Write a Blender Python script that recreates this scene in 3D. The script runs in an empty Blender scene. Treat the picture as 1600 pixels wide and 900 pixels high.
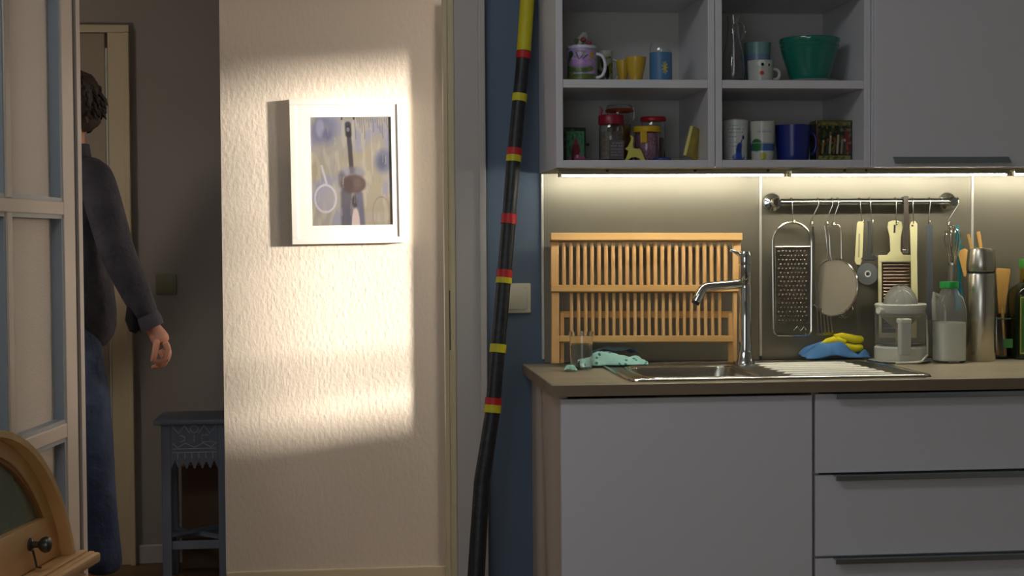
import bpy, bmesh, math, random
import numpy as np
from math import sin, cos, pi, radians, sqrt
from mathutils import Vector, Matrix, noise
random.seed(7)
S = bpy.context.scene
COL = S.collection

# ------------------------------------------------------------------ camera
CAM = Vector((-.505, -4.09, 1.275)); YAW, PITCH, ROLL, FPX = .103, .0316, -.0066, 2385.
FW = Vector((sin(YAW)*cos(PITCH), cos(YAW)*cos(PITCH), -sin(PITCH)))
R0 = Vector((cos(YAW), -sin(YAW), 0)); U0 = R0.cross(FW)
RT = cos(ROLL)*R0 + sin(ROLL)*U0; UP = -sin(ROLL)*R0 + cos(ROLL)*U0
cd = bpy.data.cameras.new('camera'); cam = bpy.data.objects.new('camera', cd); COL.objects.link(cam)
cd.sensor_width = 36; cd.lens = FPX/1600*36; cd.clip_start = .05
cam.matrix_world = Matrix(((RT.x, UP.x, -FW.x, CAM.x), (RT.y, UP.y, -FW.y, CAM.y), (RT.z, UP.z, -FW.z, CAM.z), (0, 0, 0, 1)))
S.camera = cam

# ------------------------------------------------------------------ world, sun, lights, exposure
w = bpy.data.worlds.new('world'); S.world = w; w.use_nodes = True
w.node_tree.nodes['Background'].inputs[0].default_value = (.55, .65, .8, 1)
w.node_tree.nodes['Background'].inputs[1].default_value = .25
S.view_settings.view_transform = 'Standard'; S.view_settings.look = 'None'
S.view_settings.gamma = 1; S.view_settings.exposure = 0; S.view_settings.use_curve_mapping = False

def light(name, kind, loc, energy, color, direction=None, **kw):
    l = bpy.data.lights.new(name, kind); l.energy = energy; l.color = color
    for k, v in kw.items(): setattr(l, k, v)
    o = bpy.data.objects.new(name, l); COL.objects.link(o); o.location = loc
    if direction is not None: o.rotation_euler = Vector(direction).to_track_quat('-Z', 'Y').to_euler()
    return o
# low warm sun: enters the hall through an assumed end window, grazes the cream wall
light('sun', 'SUN', (5, 0, 3), 18, (1, .93, .86), (-.951, .309, -.105), angle=radians(3.6))
# cool area light added behind the camera as room fill, no window there
light('kitchen_fill_light', 'AREA', (-1.25, -5.0, 1.40), 17, (.86, .94, 1.0), (.28, 1, -.06), shape='RECTANGLE', size=1.9, size_y=1.3)
# unseen warm point light round the corner of the opening, added for the cream wall
light('hall_corner_fill', 'POINT', (.75, .72, 1.6), 27, (1, .88, .79), shadow_soft_size=.12)
# second unseen point light, added at the hall's far left end for the recess
light('hall_end_fill', 'POINT', (-2.1, .7, 1.5), 9.5, (1, .88, .79), shadow_soft_size=.10)
# overhead area light added in front of the cupboards to keep shelf backs dark
light('kitchen_overhead_fill', 'AREA', (-1.05, -2.1, 2.5), 11.5, (.88, .95, 1.0), (.22, .85, -.8), shape='RECTANGLE', size=1.1, size_y=.5)

# ------------------------------------------------------------------ helpers
def lin(c):
    return tuple((x/12.92 if x <= .04045 else ((x+.055)/1.055)**2.4) for x in c)
def rgb(h):
    h = h.lstrip('#'); return lin(tuple(int(h[i:i+2], 16)/255 for i in (0, 2, 4)))
def ray(px, py): return FW + RT*((px-800)/FPX) - UP*((py-450)/FPX)
def W(px, py, y=0.):                      # point of the plane y = const behind a pixel of the photograph
    d = ray(px, py); return CAM + d*((y-CAM.y)/d.y)
def Hz(px, py, z):
    d = ray(px, py); return CAM + d*((z-CAM.z)/d.z)
def onpl(px, py, p, n):
    d = ray(px, py); return CAM + d*((p-CAM).dot(n)/d.dot(n))

MATS = {}
def mat(name, color=None, rough=.5, metal=0., trans=0., bump=None, var=None, emit=None, alpha=1., ior=1.45, spec=.5, coat=0., attr=False, aniso=None, subsurf=0):
    if name in MATS: return MATS[name]
    m = bpy.data.materials.new(name); m.use_nodes = True; nt = m.node_tree; N = nt.nodes; L = nt.links
    b = N['Principled BSDF']
    c = rgb(color) if isinstance(color, str) else (color or (.8, .8, .8))
    b.inputs['Base Color'].default_value = (*c, 1)
    b.inputs['Roughness'].default_value = rough; b.inputs['Metallic'].default_value = metal
    b.inputs['Transmission Weight'].default_value = trans; b.inputs['IOR'].default_value = ior
    b.inputs['Specular IOR Level'].default_value = spec; b.inputs['Alpha'].default_value = alpha
    b.inputs['Coat Weight'].default_value = coat
    tc = N.new('ShaderNodeTexCoord')
    def noise_node(scale, stretch=(1, 1, 1), detail=4):
        mp = N.new('ShaderNodeMapping'); mp.inputs['Scale'].default_value = stretch
        L.new(tc.outputs['Object'], mp.inputs['Vector'])
        n = N.new('ShaderNodeTexNoise'); n.inputs['Scale'].default_value = scale; n.inputs['Detail'].default_value = detail
        L.new(mp.outputs[0], n.inputs['Vector']); return n
    if attr:
        a = N.new('ShaderNodeAttribute'); a.attribute_name = 'Col'; L.new(a.outputs['Color'], b.inputs['Base Color'])
    if var:                                  # (second colour, scale, stretch)
        n = noise_node(var[1], var[2] if len(var) > 2 else (1, 1, 1))
        r = N.new('ShaderNodeValToRGB'); r.color_ramp.elements[0].position = .32; r.color_ramp.elements[1].position = .68
        r.color_ramp.elements[0].color = (*c, 1); r.color_ramp.elements[1].color = (*rgb(var[0]), 1)
        L.new(n.outputs['Fac'], r.inputs[0]); L.new(r.outputs[0], b.inputs['Base Color'])
    if bump:                                 # (scale, strength, distance, stretch)
        n = noise_node(bump[0], bump[3] if len(bump) > 3 else (1, 1, 1), 5)
        u = N.new('ShaderNodeBump'); u.inputs['Strength'].default_value = bump[1]; u.inputs['Distance'].default_value = bump[2]
        L.new(n.outputs['Fac'], u.inputs['Height']); L.new(u.outputs[0], b.inputs['Normal'])
    if emit:
        b.inputs['Emission Color'].default_value = (*rgb(emit[0]), 1); b.inputs['Emission Strength'].default_value = emit[1]
    MATS[name] = m; return m

class MB:
    """collects shapes of one mesh; coordinates are world coordinates unless the parent is local"""
    def __init__(s): s.bm = bmesh.new()
    def box(s, x0, x1, y0, y1, z0, z1, bev=0., seg=2):
        v = [s.bm.verts.new(p) for p in ((x0,y0,z0),(x1,y0,z0),(x1,y1,z0),(x0,y1,z0),(x0,y0,z1),(x1,y0,z1),(x1,y1,z1),(x0,y1,z1))]
        f = [s.bm.faces.new([v[i] for i in q]) for q in ((3,2,1,0),(4,5,6,7),(0,1,5,4),(1,2,6,5),(2,3,7,6),(3,0,4,7))]
        if bev:
            es = list({e for g in f for e in g.edges})
            bmesh.ops.bevel(s.bm, geom=es, offset=bev, segments=seg, affect='EDGES', profile=.5)
        return s
    def tube(s, pts, r, seg=10, cap=True, closed=False, flat=1.):
        pts = [Vector(p) for p in pts]; n = len(pts)
        rs = [r]*n if isinstance(r, (int, float)) else list(r)
        t0 = (pts[1]-pts[0]).normalized()
        a = Vector((0, 0, 1)) if abs(t0.z) < .9 else Vector((0, 1, 0))
        u = t0.cross(a).normalized(); rings = []
        for i in range(n):
            if closed: t = (pts[(i+1) % n]-pts[i-1]).normalized()
            else: t = (pts[min(i+1, n-1)]-pts[max(i-1, 0)]).normalized()
            u = (u - t*u.dot(t)).normalized(); v = t.cross(u)
            rings.append([s.bm.verts.new(pts[i]+u*(cos(2*pi*k/seg)*rs[i])+v*(sin(2*pi*k/seg)*rs[i]*flat)) for k in range(seg)])
        for i in range(n if closed else n-1):
            A, B = rings[i], rings[(i+1) % n]
            for k in range(seg): s.bm.faces.new((A[k], A[(k+1) % seg], B[(k+1) % seg], B[k]))
        if cap and not closed:
            s.bm.faces.new(rings[0][::-1]); s.bm.faces.new(rings[-1])
        return s
    def lathe(s, prof, c=(0, 0, 0), seg=32, power=None, axis=None, sx=1., sy=1.):
        c = Vector(c); rings = []
        M = Vector(axis).to_track_quat('Z', 'Y').to_matrix() if axis is not None else None
        for r, z in prof:
            ring = []
            for k in range(seg):
                th = 2*pi*k/seg; k1 = 1.
                if power: k1 = (abs(cos(th))**power+abs(sin(th))**power)**(-1/power)
                p = Vector((cos(th)*r*k1*sx, sin(th)*r*k1*sy, z))
                ring.append(s.bm.verts.new(c + (M @ p if M else p)))
            rings.append(ring)
        for A, B in zip(rings, rings[1:]):
            for k in range(seg): s.bm.faces.new((A[k], A[(k+1) % seg], B[(k+1) % seg], B[k]))
        if prof[0][0] > 1e-6: s.bm.faces.new(rings[0][::-1])
        if prof[-1][0] > 1e-6: s.bm.faces.new(rings[-1])
        bmesh.ops.remove_doubles(s.bm, verts=s.bm.verts, dist=1e-6)
        return s
    def prism(s, poly, f, d0, d1, bev=0.):
        """poly of 2-D points; f(a,b,d) gives the 3-D point"""
        A = [s.bm.verts.new(f(a, b, d0)) for a, b in poly]; B = [s.bm.verts.new(f(a, b, d1)) for a, b in poly]
        n = len(poly); fs = [s.bm.faces.new(A[::-1]), s.bm.faces.new(B)]
        for i in range(n): fs.append(s.bm.faces.new((A[i], A[(i+1) % n], B[(i+1) % n], B[i])))
        bmesh.ops.recalc_face_normals(s.bm, faces=fs)
        if bev:
            es = [e for g in fs[:2] for e in g.edges]
            bmesh.ops.bevel(s.bm, geom=es, offset=bev, segments=2, affect='EDGES', profile=.5)
        return s
    def strip(s, A, B):
        """quads between two rows of points"""
        a = [s.bm.verts.new(p) for p in A]; b = [s.bm.verts.new(p) for p in B]
        for i in range(len(a)-1): s.bm.faces.new((a[i], a[i+1], b[i+1], b[i]))
        return s
    def rot(s, ang, axis, c):
        bmesh.ops.rotate(s.bm, verts=s.bm.verts, cent=Vector(c), matrix=Matrix.Rotation(ang, 3, axis)); return s

ROOTM = {}
def root_of(o):
    while o.parent: o = o.parent
    return o
def obj(name, mb, material, parent=None, smooth=True, local=False, label=None, kind=None, recalc=True):
    bm = mb.bm
    if recalc: bmesh.ops.recalc_face_normals(bm, faces=bm.faces)
    if parent is not None and not local:
        M = ROOTM.get(root_of(parent).name)
        if M is not None: bmesh.ops.transform(bm, matrix=M.inverted(), verts=bm.verts)
    me = bpy.data.meshes.new(name); bm.to_mesh(me); bm.free()
    if smooth:
        me.shade_smooth()
        try: me.set_sharp_from_angle(angle=radians(38))
        except Exception: pass
    me.materials.append(material)
    o = bpy.data.objects.new(name, me); COL.objects.link(o)
    if parent is not None: o.parent = parent
    if label: o['label'] = label
    if kind: o['kind'] = kind
    return o
def tag(o, label, cat, group=None, kind=None):
    o['label'] = label; o['category'] = cat
    if group: o['group'] = group
    if kind: o['kind'] = kind
    return o
def thing(name, label, cat, loc=(0, 0, 0), rotz=0, group=None, kind=None):
    o = bpy.data.objects.new(name, None); COL.objects.link(o); o.empty_display_size = .05
    o.location = loc; o.rotation_euler = (0, 0, rotz)
    ROOTM[o.name] = Matrix.Translation(Vector(loc)) @ Matrix.Rotation(rotz, 4, 'Z')
    return tag(o, label, cat, group, kind)
def struct(name, mb, m, label, cat='wall', smooth=False):
    return tag(obj(name, mb, m, smooth=smooth), label, cat, kind='structure')

class Paint:
    """flat print on a surface, u to the right and v upwards, both 0..1"""
    def __init__(s, nu, nv, base):
        s.nu, s.nv = nu, nv
        s.u, s.v = np.meshgrid(np.linspace(0, 1, nu), np.linspace(0, 1, nv))
        s.c = np.ones((nv, nu, 3))*np.array(rgb(base))
        s.rng = np.random.default_rng(3)
    def _mix(s, m, col): s.c = s.c*(1-m[..., None]) + np.array(rgb(col))*m[..., None]; return s
    def ell(s, cx, cy, rx, ry, col, soft=.15, a=1., ring=None):
        d = np.sqrt(((s.u-cx)/rx)**2+((s.v-cy)/ry)**2)
        if ring: m = np.clip((ring-np.abs(d-1))/max(soft*ring, 1e-3), 0, 1)
        else: m = np.clip((1-d)/max(soft, 1e-3)+.5, 0, 1)
        return s._mix(m*a, col)
    def rect(s, x0, x1, y0, y1, col, a=1.):
        return s._mix(((s.u >= x0) & (s.u <= x1) & (s.v >= y0) & (s.v <= y1))*a*1., col)
    def line(s, x0, y0, x1, y1, wd, col, a=1., asp=1.):
        dx, dy = x1-x0, (y1-y0)*asp; t = np.clip(((s.u-x0)*dx+(s.v-y0)*asp*dy)/(dx*dx+dy*dy+1e-9), 0, 1)
        d = np.hypot(s.u-x0-t*dx, (s.v-y0)*asp-t*dy)
        return s._mix(np.clip((wd-d)/(wd*.4), 0, 1)*a, col)
    def text(s, x0, x1, y, h, col, a=1., n=8):
        k = np.clip(n, 2, 40)
        for i in range(int(k)):
            if s.rng.random() < .15: continue
            xa = x0+(x1-x0)*i/k; xb = xa+(x1-x0)/k*.7
            q = s.rng.integers(0, 3)
            s.rect(xa, xb, y-h/2, y+h/2 if q else y+h*.2, col, a)
        return s
    def blot(s, col, scale, thr=.1, a=1., seed=0., sy=1.):
        f = np.array([[noise.noise(Vector((u*scale+seed, v*scale*sy, seed))) for u in s.u[0]] for v in s.v[:, 0]])
        return s._mix(np.clip((f-thr)*6, 0, 1)*a, col)
def colorize(me, cols):
    at = me.color_attributes.new('Col', 'FLOAT_COLOR', 'POINT')
    flat = np.ones((len(me.vertices), 4)); flat[:len(cols), :3] = cols
    at.data.foreach_set('color', flat.ravel())
def print_panel(name, paint, p00, du, dv, m, parent, label=None):
    """flat printed sheet: p00 lower left corner, du, dv its edges"""
    nu, nv = paint.nu, paint.nv; p00, du, dv = Vector(p00), Vector(du), Vector(dv)
    M = ROOTM.get(root_of(parent).name).inverted()
    V = [M @ (p00+du*(i/(nu-1))+dv*(j/(nv-1))) for j in range(nv) for i in range(nu)]
    Fc = [(j*nu+i, j*nu+i+1, (j+1)*nu+i+1, (j+1)*nu+i) for j in range(nv-1) for i in range(nu-1)]
    me = bpy.data.meshes.new(name); me.from_pydata(V, [], Fc); me.materials.append(m)
    colorize(me, paint.c.reshape(-1, 3))
    o = bpy.data.objects.new(name, me); COL.objects.link(o); o.parent = parent
    if label: o['label'] = label
    return o
def print_lathe(name, paint, prof, c, m, parent, label=None, back=.0):
    """printed body of revolution; print faces the room (-y), u runs over the whole turn starting behind"""
    nu, nv = paint.nu, paint.nv; c = Vector(c)
    M = ROOTM.get(root_of(parent).name).inverted()
    zs = [z for r, z in prof]; z0, z1 = min(zs), max(zs)
    L = [0.]
    for a, b in zip(prof, prof[1:]): L.append(L[-1]+math.hypot(b[0]-a[0], b[1]-a[1]))
    V = []
    for j in range(nv):
        l = L[-1]*j/(nv-1); r = np.interp(l, L, [p[0] for p in prof]); z = np.interp(l, L, [p[1] for p in prof])
        for i in range(nu-1):
            th = pi/2-.19+2*pi*i/(nu-1)
            V.append(M @ (c+Vector((cos(th)*r, sin(th)*r, z))))
    n = nu-1
    Fc = [(j*n+i, j*n+(i+1) % n, (j+1)*n+(i+1) % n, (j+1)*n+i) for j in range(nv-1) for i in range(n)]
    me = bpy.data.meshes.new(name); me.from_pydata(V, [], Fc); me.materials.append(m); me.shade_smooth()
    colorize(me, paint.c[:, :-1].reshape(-1, 3))
    o = bpy.data.objects.new(name, me); COL.objects.link(o); o.parent = parent
    if label: o['label'] = label
    return o

# ------------------------------------------------------------------ materials
white_lam = mat('white_laminate', '#d9d6da', .32, bump=(300, .03, .001))
carcass = mat('white_carcass', '#cfccc6', .45)
wood_lam = mat('grey_oak_laminate', '#cbbcae', .42, var=('#bdae9f', 9, (1, 1, .06)))
worktop_m = mat('taupe_worktop', '#b0a48e', .36, var=('#a4977f', 14, (.12, 1, 1)))
blue_m = mat('blue_paint', '#5f6f83', .7, bump=(160, .08, .001))
cream_m = mat('woodchip_wallpaper', '#d8cab6', .85, bump=(85, .40, .005, (1, 1, .6)))
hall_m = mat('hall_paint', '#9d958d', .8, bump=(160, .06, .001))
ceil_m = mat('ceiling_paint', '#d8d4cc', .9, bump=(120, .05, .001))
paint_trim = mat('grey_white_gloss_paint', '#b9b2ac', .38)
cream_trim = mat('cream_gloss_paint', '#cfc09c', .4)
door_paint = mat('door_paint', '#bfb3a6', .4)
floor_m = mat('oak_floor', '#8a6a48', .4, var=('#70522f', 6, (.15, 1, 1)))
steel = mat('brushed_steel', '#b3aa98', .34, 1., bump=(220, .12, .0006, (.04, 1, .02)))
steel_v = mat('brushed_steel_vertical', '#878172', .37, .62, bump=(260, .15, .0006, (1, 1, .015)))
steel_b = mat('polished_steel', '#d2cec4', .16, 1.)
sink_m = mat('sink_steel', '#c9c3b4', .24, 1., bump=(200, .05, .0004))
chrome = mat('chrome', '#d8dadb', .06, 1.)
alu = mat('aluminium', '#aebac0', .3, 1.)
beech = mat('beech', '#ddb078', .45, var=('#cc9c5c', 16, (1, 1, .12)))
beech_h = mat('beech_horizontal', '#dab074', .45, var=('#ca9b5a', 16, (.08, 1, 1)))
def glass(name, color='#ffffff', rough=.02): return mat(name, color, rough, trans=1., ior=1.45)
glass_m = glass('clear_glass')
clear_plastic = mat('clear_plastic', '#ffffff', .05, trans=.94, ior=1.3)
cloth_mint = mat('mint_cloth', '#a9dccb', .9, bump=(400, .2, .001))

# ------------------------------------------------------------------ the setting
KX0, KX1, KY0 = -1.95, 2.30, -5.2
OPL, OPR = W(131, 450, .16).x-.014, -.236              # door opening
HY, HB = 1.50, 2.056                  # cream wall, far wall of the hall recess
CL = -.978                            # left end of the cream wall
HX0, HX1 = -2.6, 2.30
PT = .14
ZC = 2.55
struct('floor', MB().box(-2.75, 2.45, -5.35, 2.2, -.1, 0), floor_m, 'brown oak plank floor', 'floor')
struct('ceiling', MB().box(-2.75, 2.45, -5.35, 2.2, ZC, ZC+.1), ceil_m, 'plain off-white ceiling', 'ceiling')
b = MB().box(OPR, KX1, 0, PT, 0, ZC); struct('wall_back', b, blue_m, 'blue painted kitchen wall behind the black taped pole')
struct('wall_back_left', MB().box(-2.75, OPL, 0, PT, 0, ZC), blue_m, 'blue wall stretch behind the open glazed door')
struct('wall_back_lintel', MB().box(OPL, OPR, 0, PT, 2.06, ZC), blue_m, 'blue wall over the doorway')
struct('wall_left', MB().box(KX0-.15, KX0, -5.2, 0, 0, ZC), ceil_m, 'left kitchen wall')
struct('wall_right', MB().box(KX1, KX1+.15, -5.2, PT, 0, ZC), ceil_m, 'right kitchen wall')
struct('wall_front', MB().box(-2.75, 2.45, -5.35, -5.2, 0, ZC), ceil_m, 'kitchen wall behind the viewer')
struct('wall_hall', MB().box(CL, HX1, HY, HY+.12, 0, ZC), cream_m, 'cream woodchip-papered wall with the framed picture')
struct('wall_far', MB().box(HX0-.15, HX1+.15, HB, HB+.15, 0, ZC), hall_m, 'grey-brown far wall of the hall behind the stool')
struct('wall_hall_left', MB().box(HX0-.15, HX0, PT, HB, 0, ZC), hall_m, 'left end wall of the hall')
# hall end wall with an assumed, unseen window letting the sun in
wy0, wy1, wz0, wz1 = .43, .80, .92, 2.20
b = MB().box(HX1, HX1+.12, PT, wy0, 0, ZC).box(HX1, HX1+.12, wy1, HB, 0, ZC).box(HX1, HX1+.12, wy0, wy1, 0, wz0).box(HX1, HX1+.12, wy0, wy1, wz1, ZC)
struct('wall_hall_right', b, cream_m, 'right end wall of the hall with an assumed window opening')
wn = thing('assumed_window', 'assumed narrow hall window with a glazing bar, out of view', 'window', (HX1+.06, (wy0+wy1)/2, wz0), kind='structure')  # unseen window assumed, its opening sized to bound the sun patch
obj('assumed_window_frame', MB().box(HX1+.04, HX1+.08, wy0, wy0+.012, wz0, wz1).box(HX1+.04, HX1+.08, wy1-.012, wy1, wz0, wz1), paint_trim, wn, smooth=False)
obj('assumed_glazing_bar', MB().box(HX1+.045, HX1+.075, wy0, wy1, 1.085, 1.130), paint_trim, wn, smooth=False)  # assumed bar, placed and thickened to cast a faint band on the cream wall
obj('assumed_glazing_bar', MB().box(HX1+.045, HX1+.075, wy0, wy1, 1.63, 1.645), paint_trim, wn, smooth=False)
# trim of the doorway
t = thing('trim_1', 'grey-white door casing on the blue wall right of the doorway', 'door frame', (OPR, 0, 0), kind='structure')
obj('casing', MB().box(OPR, -.159, -.022, 0, 0, 2.14, .004), paint_trim, t, smooth=False)
obj('casing_bead', MB().box(OPR+.064, -.153, -.03, 0, 0, 2.14, .003), paint_trim, t, smooth=False)
obj('jamb_lining', MB().box(OPR-.014, OPR, -.022, PT+.02, 0, 2.06, .002), cream_trim, t, smooth=False)
obj('door_stop', MB().box(OPR-.026, OPR-.014, .03, .07, 0, 2.05, .002), cream_trim, t, smooth=False)
obj('strike_plate', MB().box(OPR-.016, OPR-.0135, -.012, .012, .98, 1.14), mat('dark_metal', '#2c2a28', .4, .8), t, smooth=False)
t = thing('trim_2', 'pale door casing on the left side of the doorway', 'door frame', (OPL, 0, 0), kind='structure')
obj('casing', MB().box(OPL-.075, OPL, -.012, 0, 0, 2.14, .003), paint_trim, t, smooth=False)
obj('jamb_lining', MB().box(OPL, OPL+.014, -.012, PT+.02, 0, 2.06, .002), paint_trim, t, smooth=False)
obj('door_stop', MB().box(OPL+.014, OPL+.024, .045, .085, 0, 2.05, .002), paint_trim, t, smooth=False)
obj('dark_gap_strip', MB().box(OPL+.014, OPL+.0165, .034, .044, 0, 2.05), mat('dark_gap_shade', '#5d5650', .7), t, smooth=False)  # dark strip painted for the shaded gap beside the door stop
struct('trim_3', MB().box(OPL-.075, -.159, -.022, 0, 2.06, 2.14, .004), paint_trim, 'head casing over the doorway', 'door frame')
struct('trim_sun_blocker', MB().box(-.150, -.08, HY-.05, HY, 0, 2.1, .004), cream_trim, 'unseen casing added proud of the cream hall wall to cut off the sunlight', 'door frame')  # unseen blocker added to cut the sun patch's sharp right edge
struct('baseboard_hall', MB().box(CL, -.150, HY-.016, HY, 0, .078, .004), cream_trim, 'low cream baseboard along the cream wall', 'baseboard')
struct('baseboard_far', MB().box(-1.365, HX1, HB-.016, HB, 0, .075, .004), paint_trim, 'dim grey baseboard behind the stool', 'baseboard')

# door at the far end of the hall
t = thing('door_2', 'cream hall door standing ajar behind the person', 'door', (-1.55, HB, 0), kind='structure')
dx = W(172, 400, HB).x; dr = W(208, 400, HB).x; dt = W(150, 52, HB).z
b = MB().box(dx+.006, dr, HB-.03, HB, 0, dt, .004); obj('casing', b, cream_trim, t, smooth=False)
obj('casing_edge', MB().box(dr-.02, dr, HB-.042, HB-.03, 0, dt, .003), cream_trim, t, smooth=False)
obj('head_casing', MB().box(dx-.95, dr, HB-.03, HB, dt, dt+.03, .003), cream_trim, t, smooth=False)
obj('casing', MB().box(dx-.95, dx-.87, HB-.03, HB, 0, dt, .004), cream_trim, t, smooth=False)
leaf = obj('door_leaf', MB().box(dx-.87, dx-.006, HB-.018, HB, 0, dt-.002, .002), mat('hall_door_paint', '#a0917c', .5), t, smooth=False)
obj('light_gap', MB().tube([(dx, HB-.02, .05), (dx, HB-.02, dt-.06)], .005, 6), mat('pale_light_gap', '#cfd2c4', .25), t)  # pale line standing for light showing through the door gap

# ------------------------------------------------------------------ open glazed door
a = .124; dd = Vector((sin(a), cos(a), 0)); dn = Vector((cos(a), -sin(a), 0)); hinge = W(128, 500, 0)
hinge.z = 0
t = thing('door_1', 'open glazed door with beige frosted panes at the left edge', 'door', hinge, kind='structure')
def dbox(mb, s0, s1, z0, z1, n0, n1, bev=.003):
    k = MB().box(s0, s1, n0, n1, z0, z1, bev)
    M = Matrix(((dd.x, dn.x, 0, hinge.x), (dd.y, dn.y, 0, hinge.y), (0, 0, 1, 0), (0, 0, 0, 1)))
    bmesh.ops.transform(k.bm, matrix=M, verts=k.bm.verts)
    me = bpy.data.meshes.new('tmp'); k.bm.to_mesh(me); k.bm.free(); mb.bm.from_mesh(me); bpy.data.meshes.remove(me); return mb
TH = -.044
obj('stile', dbox(MB(), -.135, -.045, .01, 2.03, TH, 0), door_paint, t, smooth=False)
obj('hinge_strip', dbox(MB(), -.043, -.03, .01, 2.03, TH, -.004), door_paint, t, smooth=False)
obj('stile', dbox(MB(), -1.0, -.91, .01, 2.03, TH, 0), door_paint, t, smooth=False)
rails = [(.01, .215), (.781, .818), (1.345, 1.378), (1.93, 2.03)]
for z0, z1 in rails: obj('rail', dbox(MB(), -.91, -.135, z0, z1, TH, 0), door_paint, t, smooth=False)
for z0, z1 in zip([r[1] for r in rails], [r[0] for r in rails][1:]):
    obj('muntin', dbox(MB(), -.545, -.51, z0, z1, TH, 0), door_paint, t, smooth=False)
bead_m = mat('blue_grey_bead', '#8f98a0', .4)
frost = mat('frosted_glass', '#eadfd2', .62, trans=.3, bump=(170, .5, .003))
for (z0, z1) in zip([r[1] for r in rails], [r[0] for r in rails][1:]):
    for s0, s1 in ((-.91, -.545), (-.51, -.135)):
        p = obj('pane', dbox(MB(), s0, s1, z0, z1, -.034, -.030, 0), frost, t, smooth=False, label='beige frosted glass pane')
        bd = MB()
        dbox(bd, s0, s0+.010, z0, z1, -.030, -.004, 0); dbox(bd, s1-.010, s1, z0, z1, -.030, -.004, 0)
        dbox(bd, s0+.010, s1-.010, z0, z0+.010, -.030, -.004, 0); dbox(bd, s0+.010, s1-.010, z1-.010, z1, -.030, -.004, 0)
        obj('glazing_bead', bd, bead_m, p, smooth=False)

# ------------------------------------------------------------------ worktop and base units
CT = .94; XL = -.054; XR = 2.29
SX0, SX1, SY0, SY1 = .14, .868, -.565, -.115
b = MB().box(XL, SX0+.015, -.62, 0, CT-.027, CT, .002).box(SX1-.015, XR, -.62, 0, CT-.027, CT, .002)
b.box(SX0+.015, SX1-.015, -.62, SY0+.015, CT-.027, CT, .002).box(SX0+.015, SX1-.015, SY1-.015, 0, CT-.027, CT, .002)
o = obj('worktop', b, worktop_m, smooth=False); tag(o, 'taupe laminate worktop holding the sink and juicer', 'worktop')
wtp = o; ROOTM[o.name] = Matrix.Identity(4)
edge_m = mat('dark_edge_band', '#897761', .45, var=('#7c6b57', 14, (.12, 1, 1)))
obj('edge_band', MB().box(XL-.001, XR, -.6215, -.62, CT-.0268, CT-.0012, .0004), edge_m, wtp, smooth=False)
obj('edge_band', MB().box(XL-.0015, XL, -.62, 0, CT-.0268, CT-.0012, .0004), edge_m, wtp, smooth=False)
XB = -.032; D = .6; ZB = CT-.027
t = thing('base_cabinet', 'white base cabinet with one plain door under the sink', 'cabinet', (XB+.3, -.3, 0))
obj('side_panel', MB().box(XB, XB+.018, -.578, -.36, .1, ZB, .001), wood_lam, t, smooth=False, label='grey-brown wood side panel')
obj('side_panel', MB().box(XB+.001, XB+.018, -.359, -.004, .1, ZB, .001), wood_lam, t, smooth=False)
obj('body', MB().box(XB+.018, XB+.03, -.578, -.02, .1, ZB-.17).box(XB+.57, XB+.596, -.578, -.02, .1, ZB-.17).box(XB+.03, XB+.57, -.578, -.02, .1, .118), carcass, t, smooth=False)
obj('plinth', MB().box(XB+.02, XB+.598, -.54, -.52, 0, .1), wood_lam, t, smooth=False)
obj('door', MB().box(XB, XB+.5965, -.60, -.58, .11, ZB-.008, .0015), white_lam, t, smooth=False, label='plain white door front')
def drawers(x0, x1, label):
    t = thing('drawer_cabinet', label, 'cabinet', ((x0+x1)/2, -.3, 0))
    obj('body', MB().box(x0, x1, -.576, -.02, .1, ZB-.2).box(x0, x0+.018, -.576, -.02, ZB-.2, ZB).box(x1-.018, x1, -.576, -.02, ZB-.2, ZB), carcass, t, smooth=False)
    obj('plinth', MB().box(x0, x1, -.54, -.52, 0, .1), wood_lam, t, smooth=False)
    zz = [ZB-.004, .716, .519, .317, .11]
    for i, (zt, zb) in enumerate(zip(zz, zz[1:])):
        d = obj('drawer_front', MB().box(x0+.003, x1-.003, -.60, -.58, zb+.004, zt-.002, .0012), white_lam, t, smooth=False)
        h = MB().box(x0+.045, x1-.045, -.622, -.598, zt-.003, zt, .0006).box(x0+.045, x1-.045, -.623, -.6205, zt-.012, zt, .0006)
        obj('edge_pull', h, alu, d, smooth=False)
    return t
drawers(XB+.601, XB+1.2, 'white drawer cabinet beside the sink cabinet with aluminium edge pulls')
drawers(XB+1.203, XB+1.8, 'second white drawer cabinet against the right kitchen wall')

# splashback
sp = thing('trim_5', 'brushed steel splashback between worktop and wall cabinets', 'splashback', (.9, 0, CT), kind='structure')
for i in range(4):
    x0 = .6*i+.003; x1 = min(.6*(i+1)-.003, 2.297)
    obj('splash_panel', MB().box(x0, x1, -.010, 0, CT+.002, 1.47, .001), steel_v, sp, smooth=False)
for i in range(4):
    obj('joint_strip', MB().box(.6*i-.0035, .6*i+.0035, -.014, 0, CT+.012, 1.452, .0015), mat('pale_joint_strip', '#d8d4c8', .3, .4), sp, smooth=False)

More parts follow.
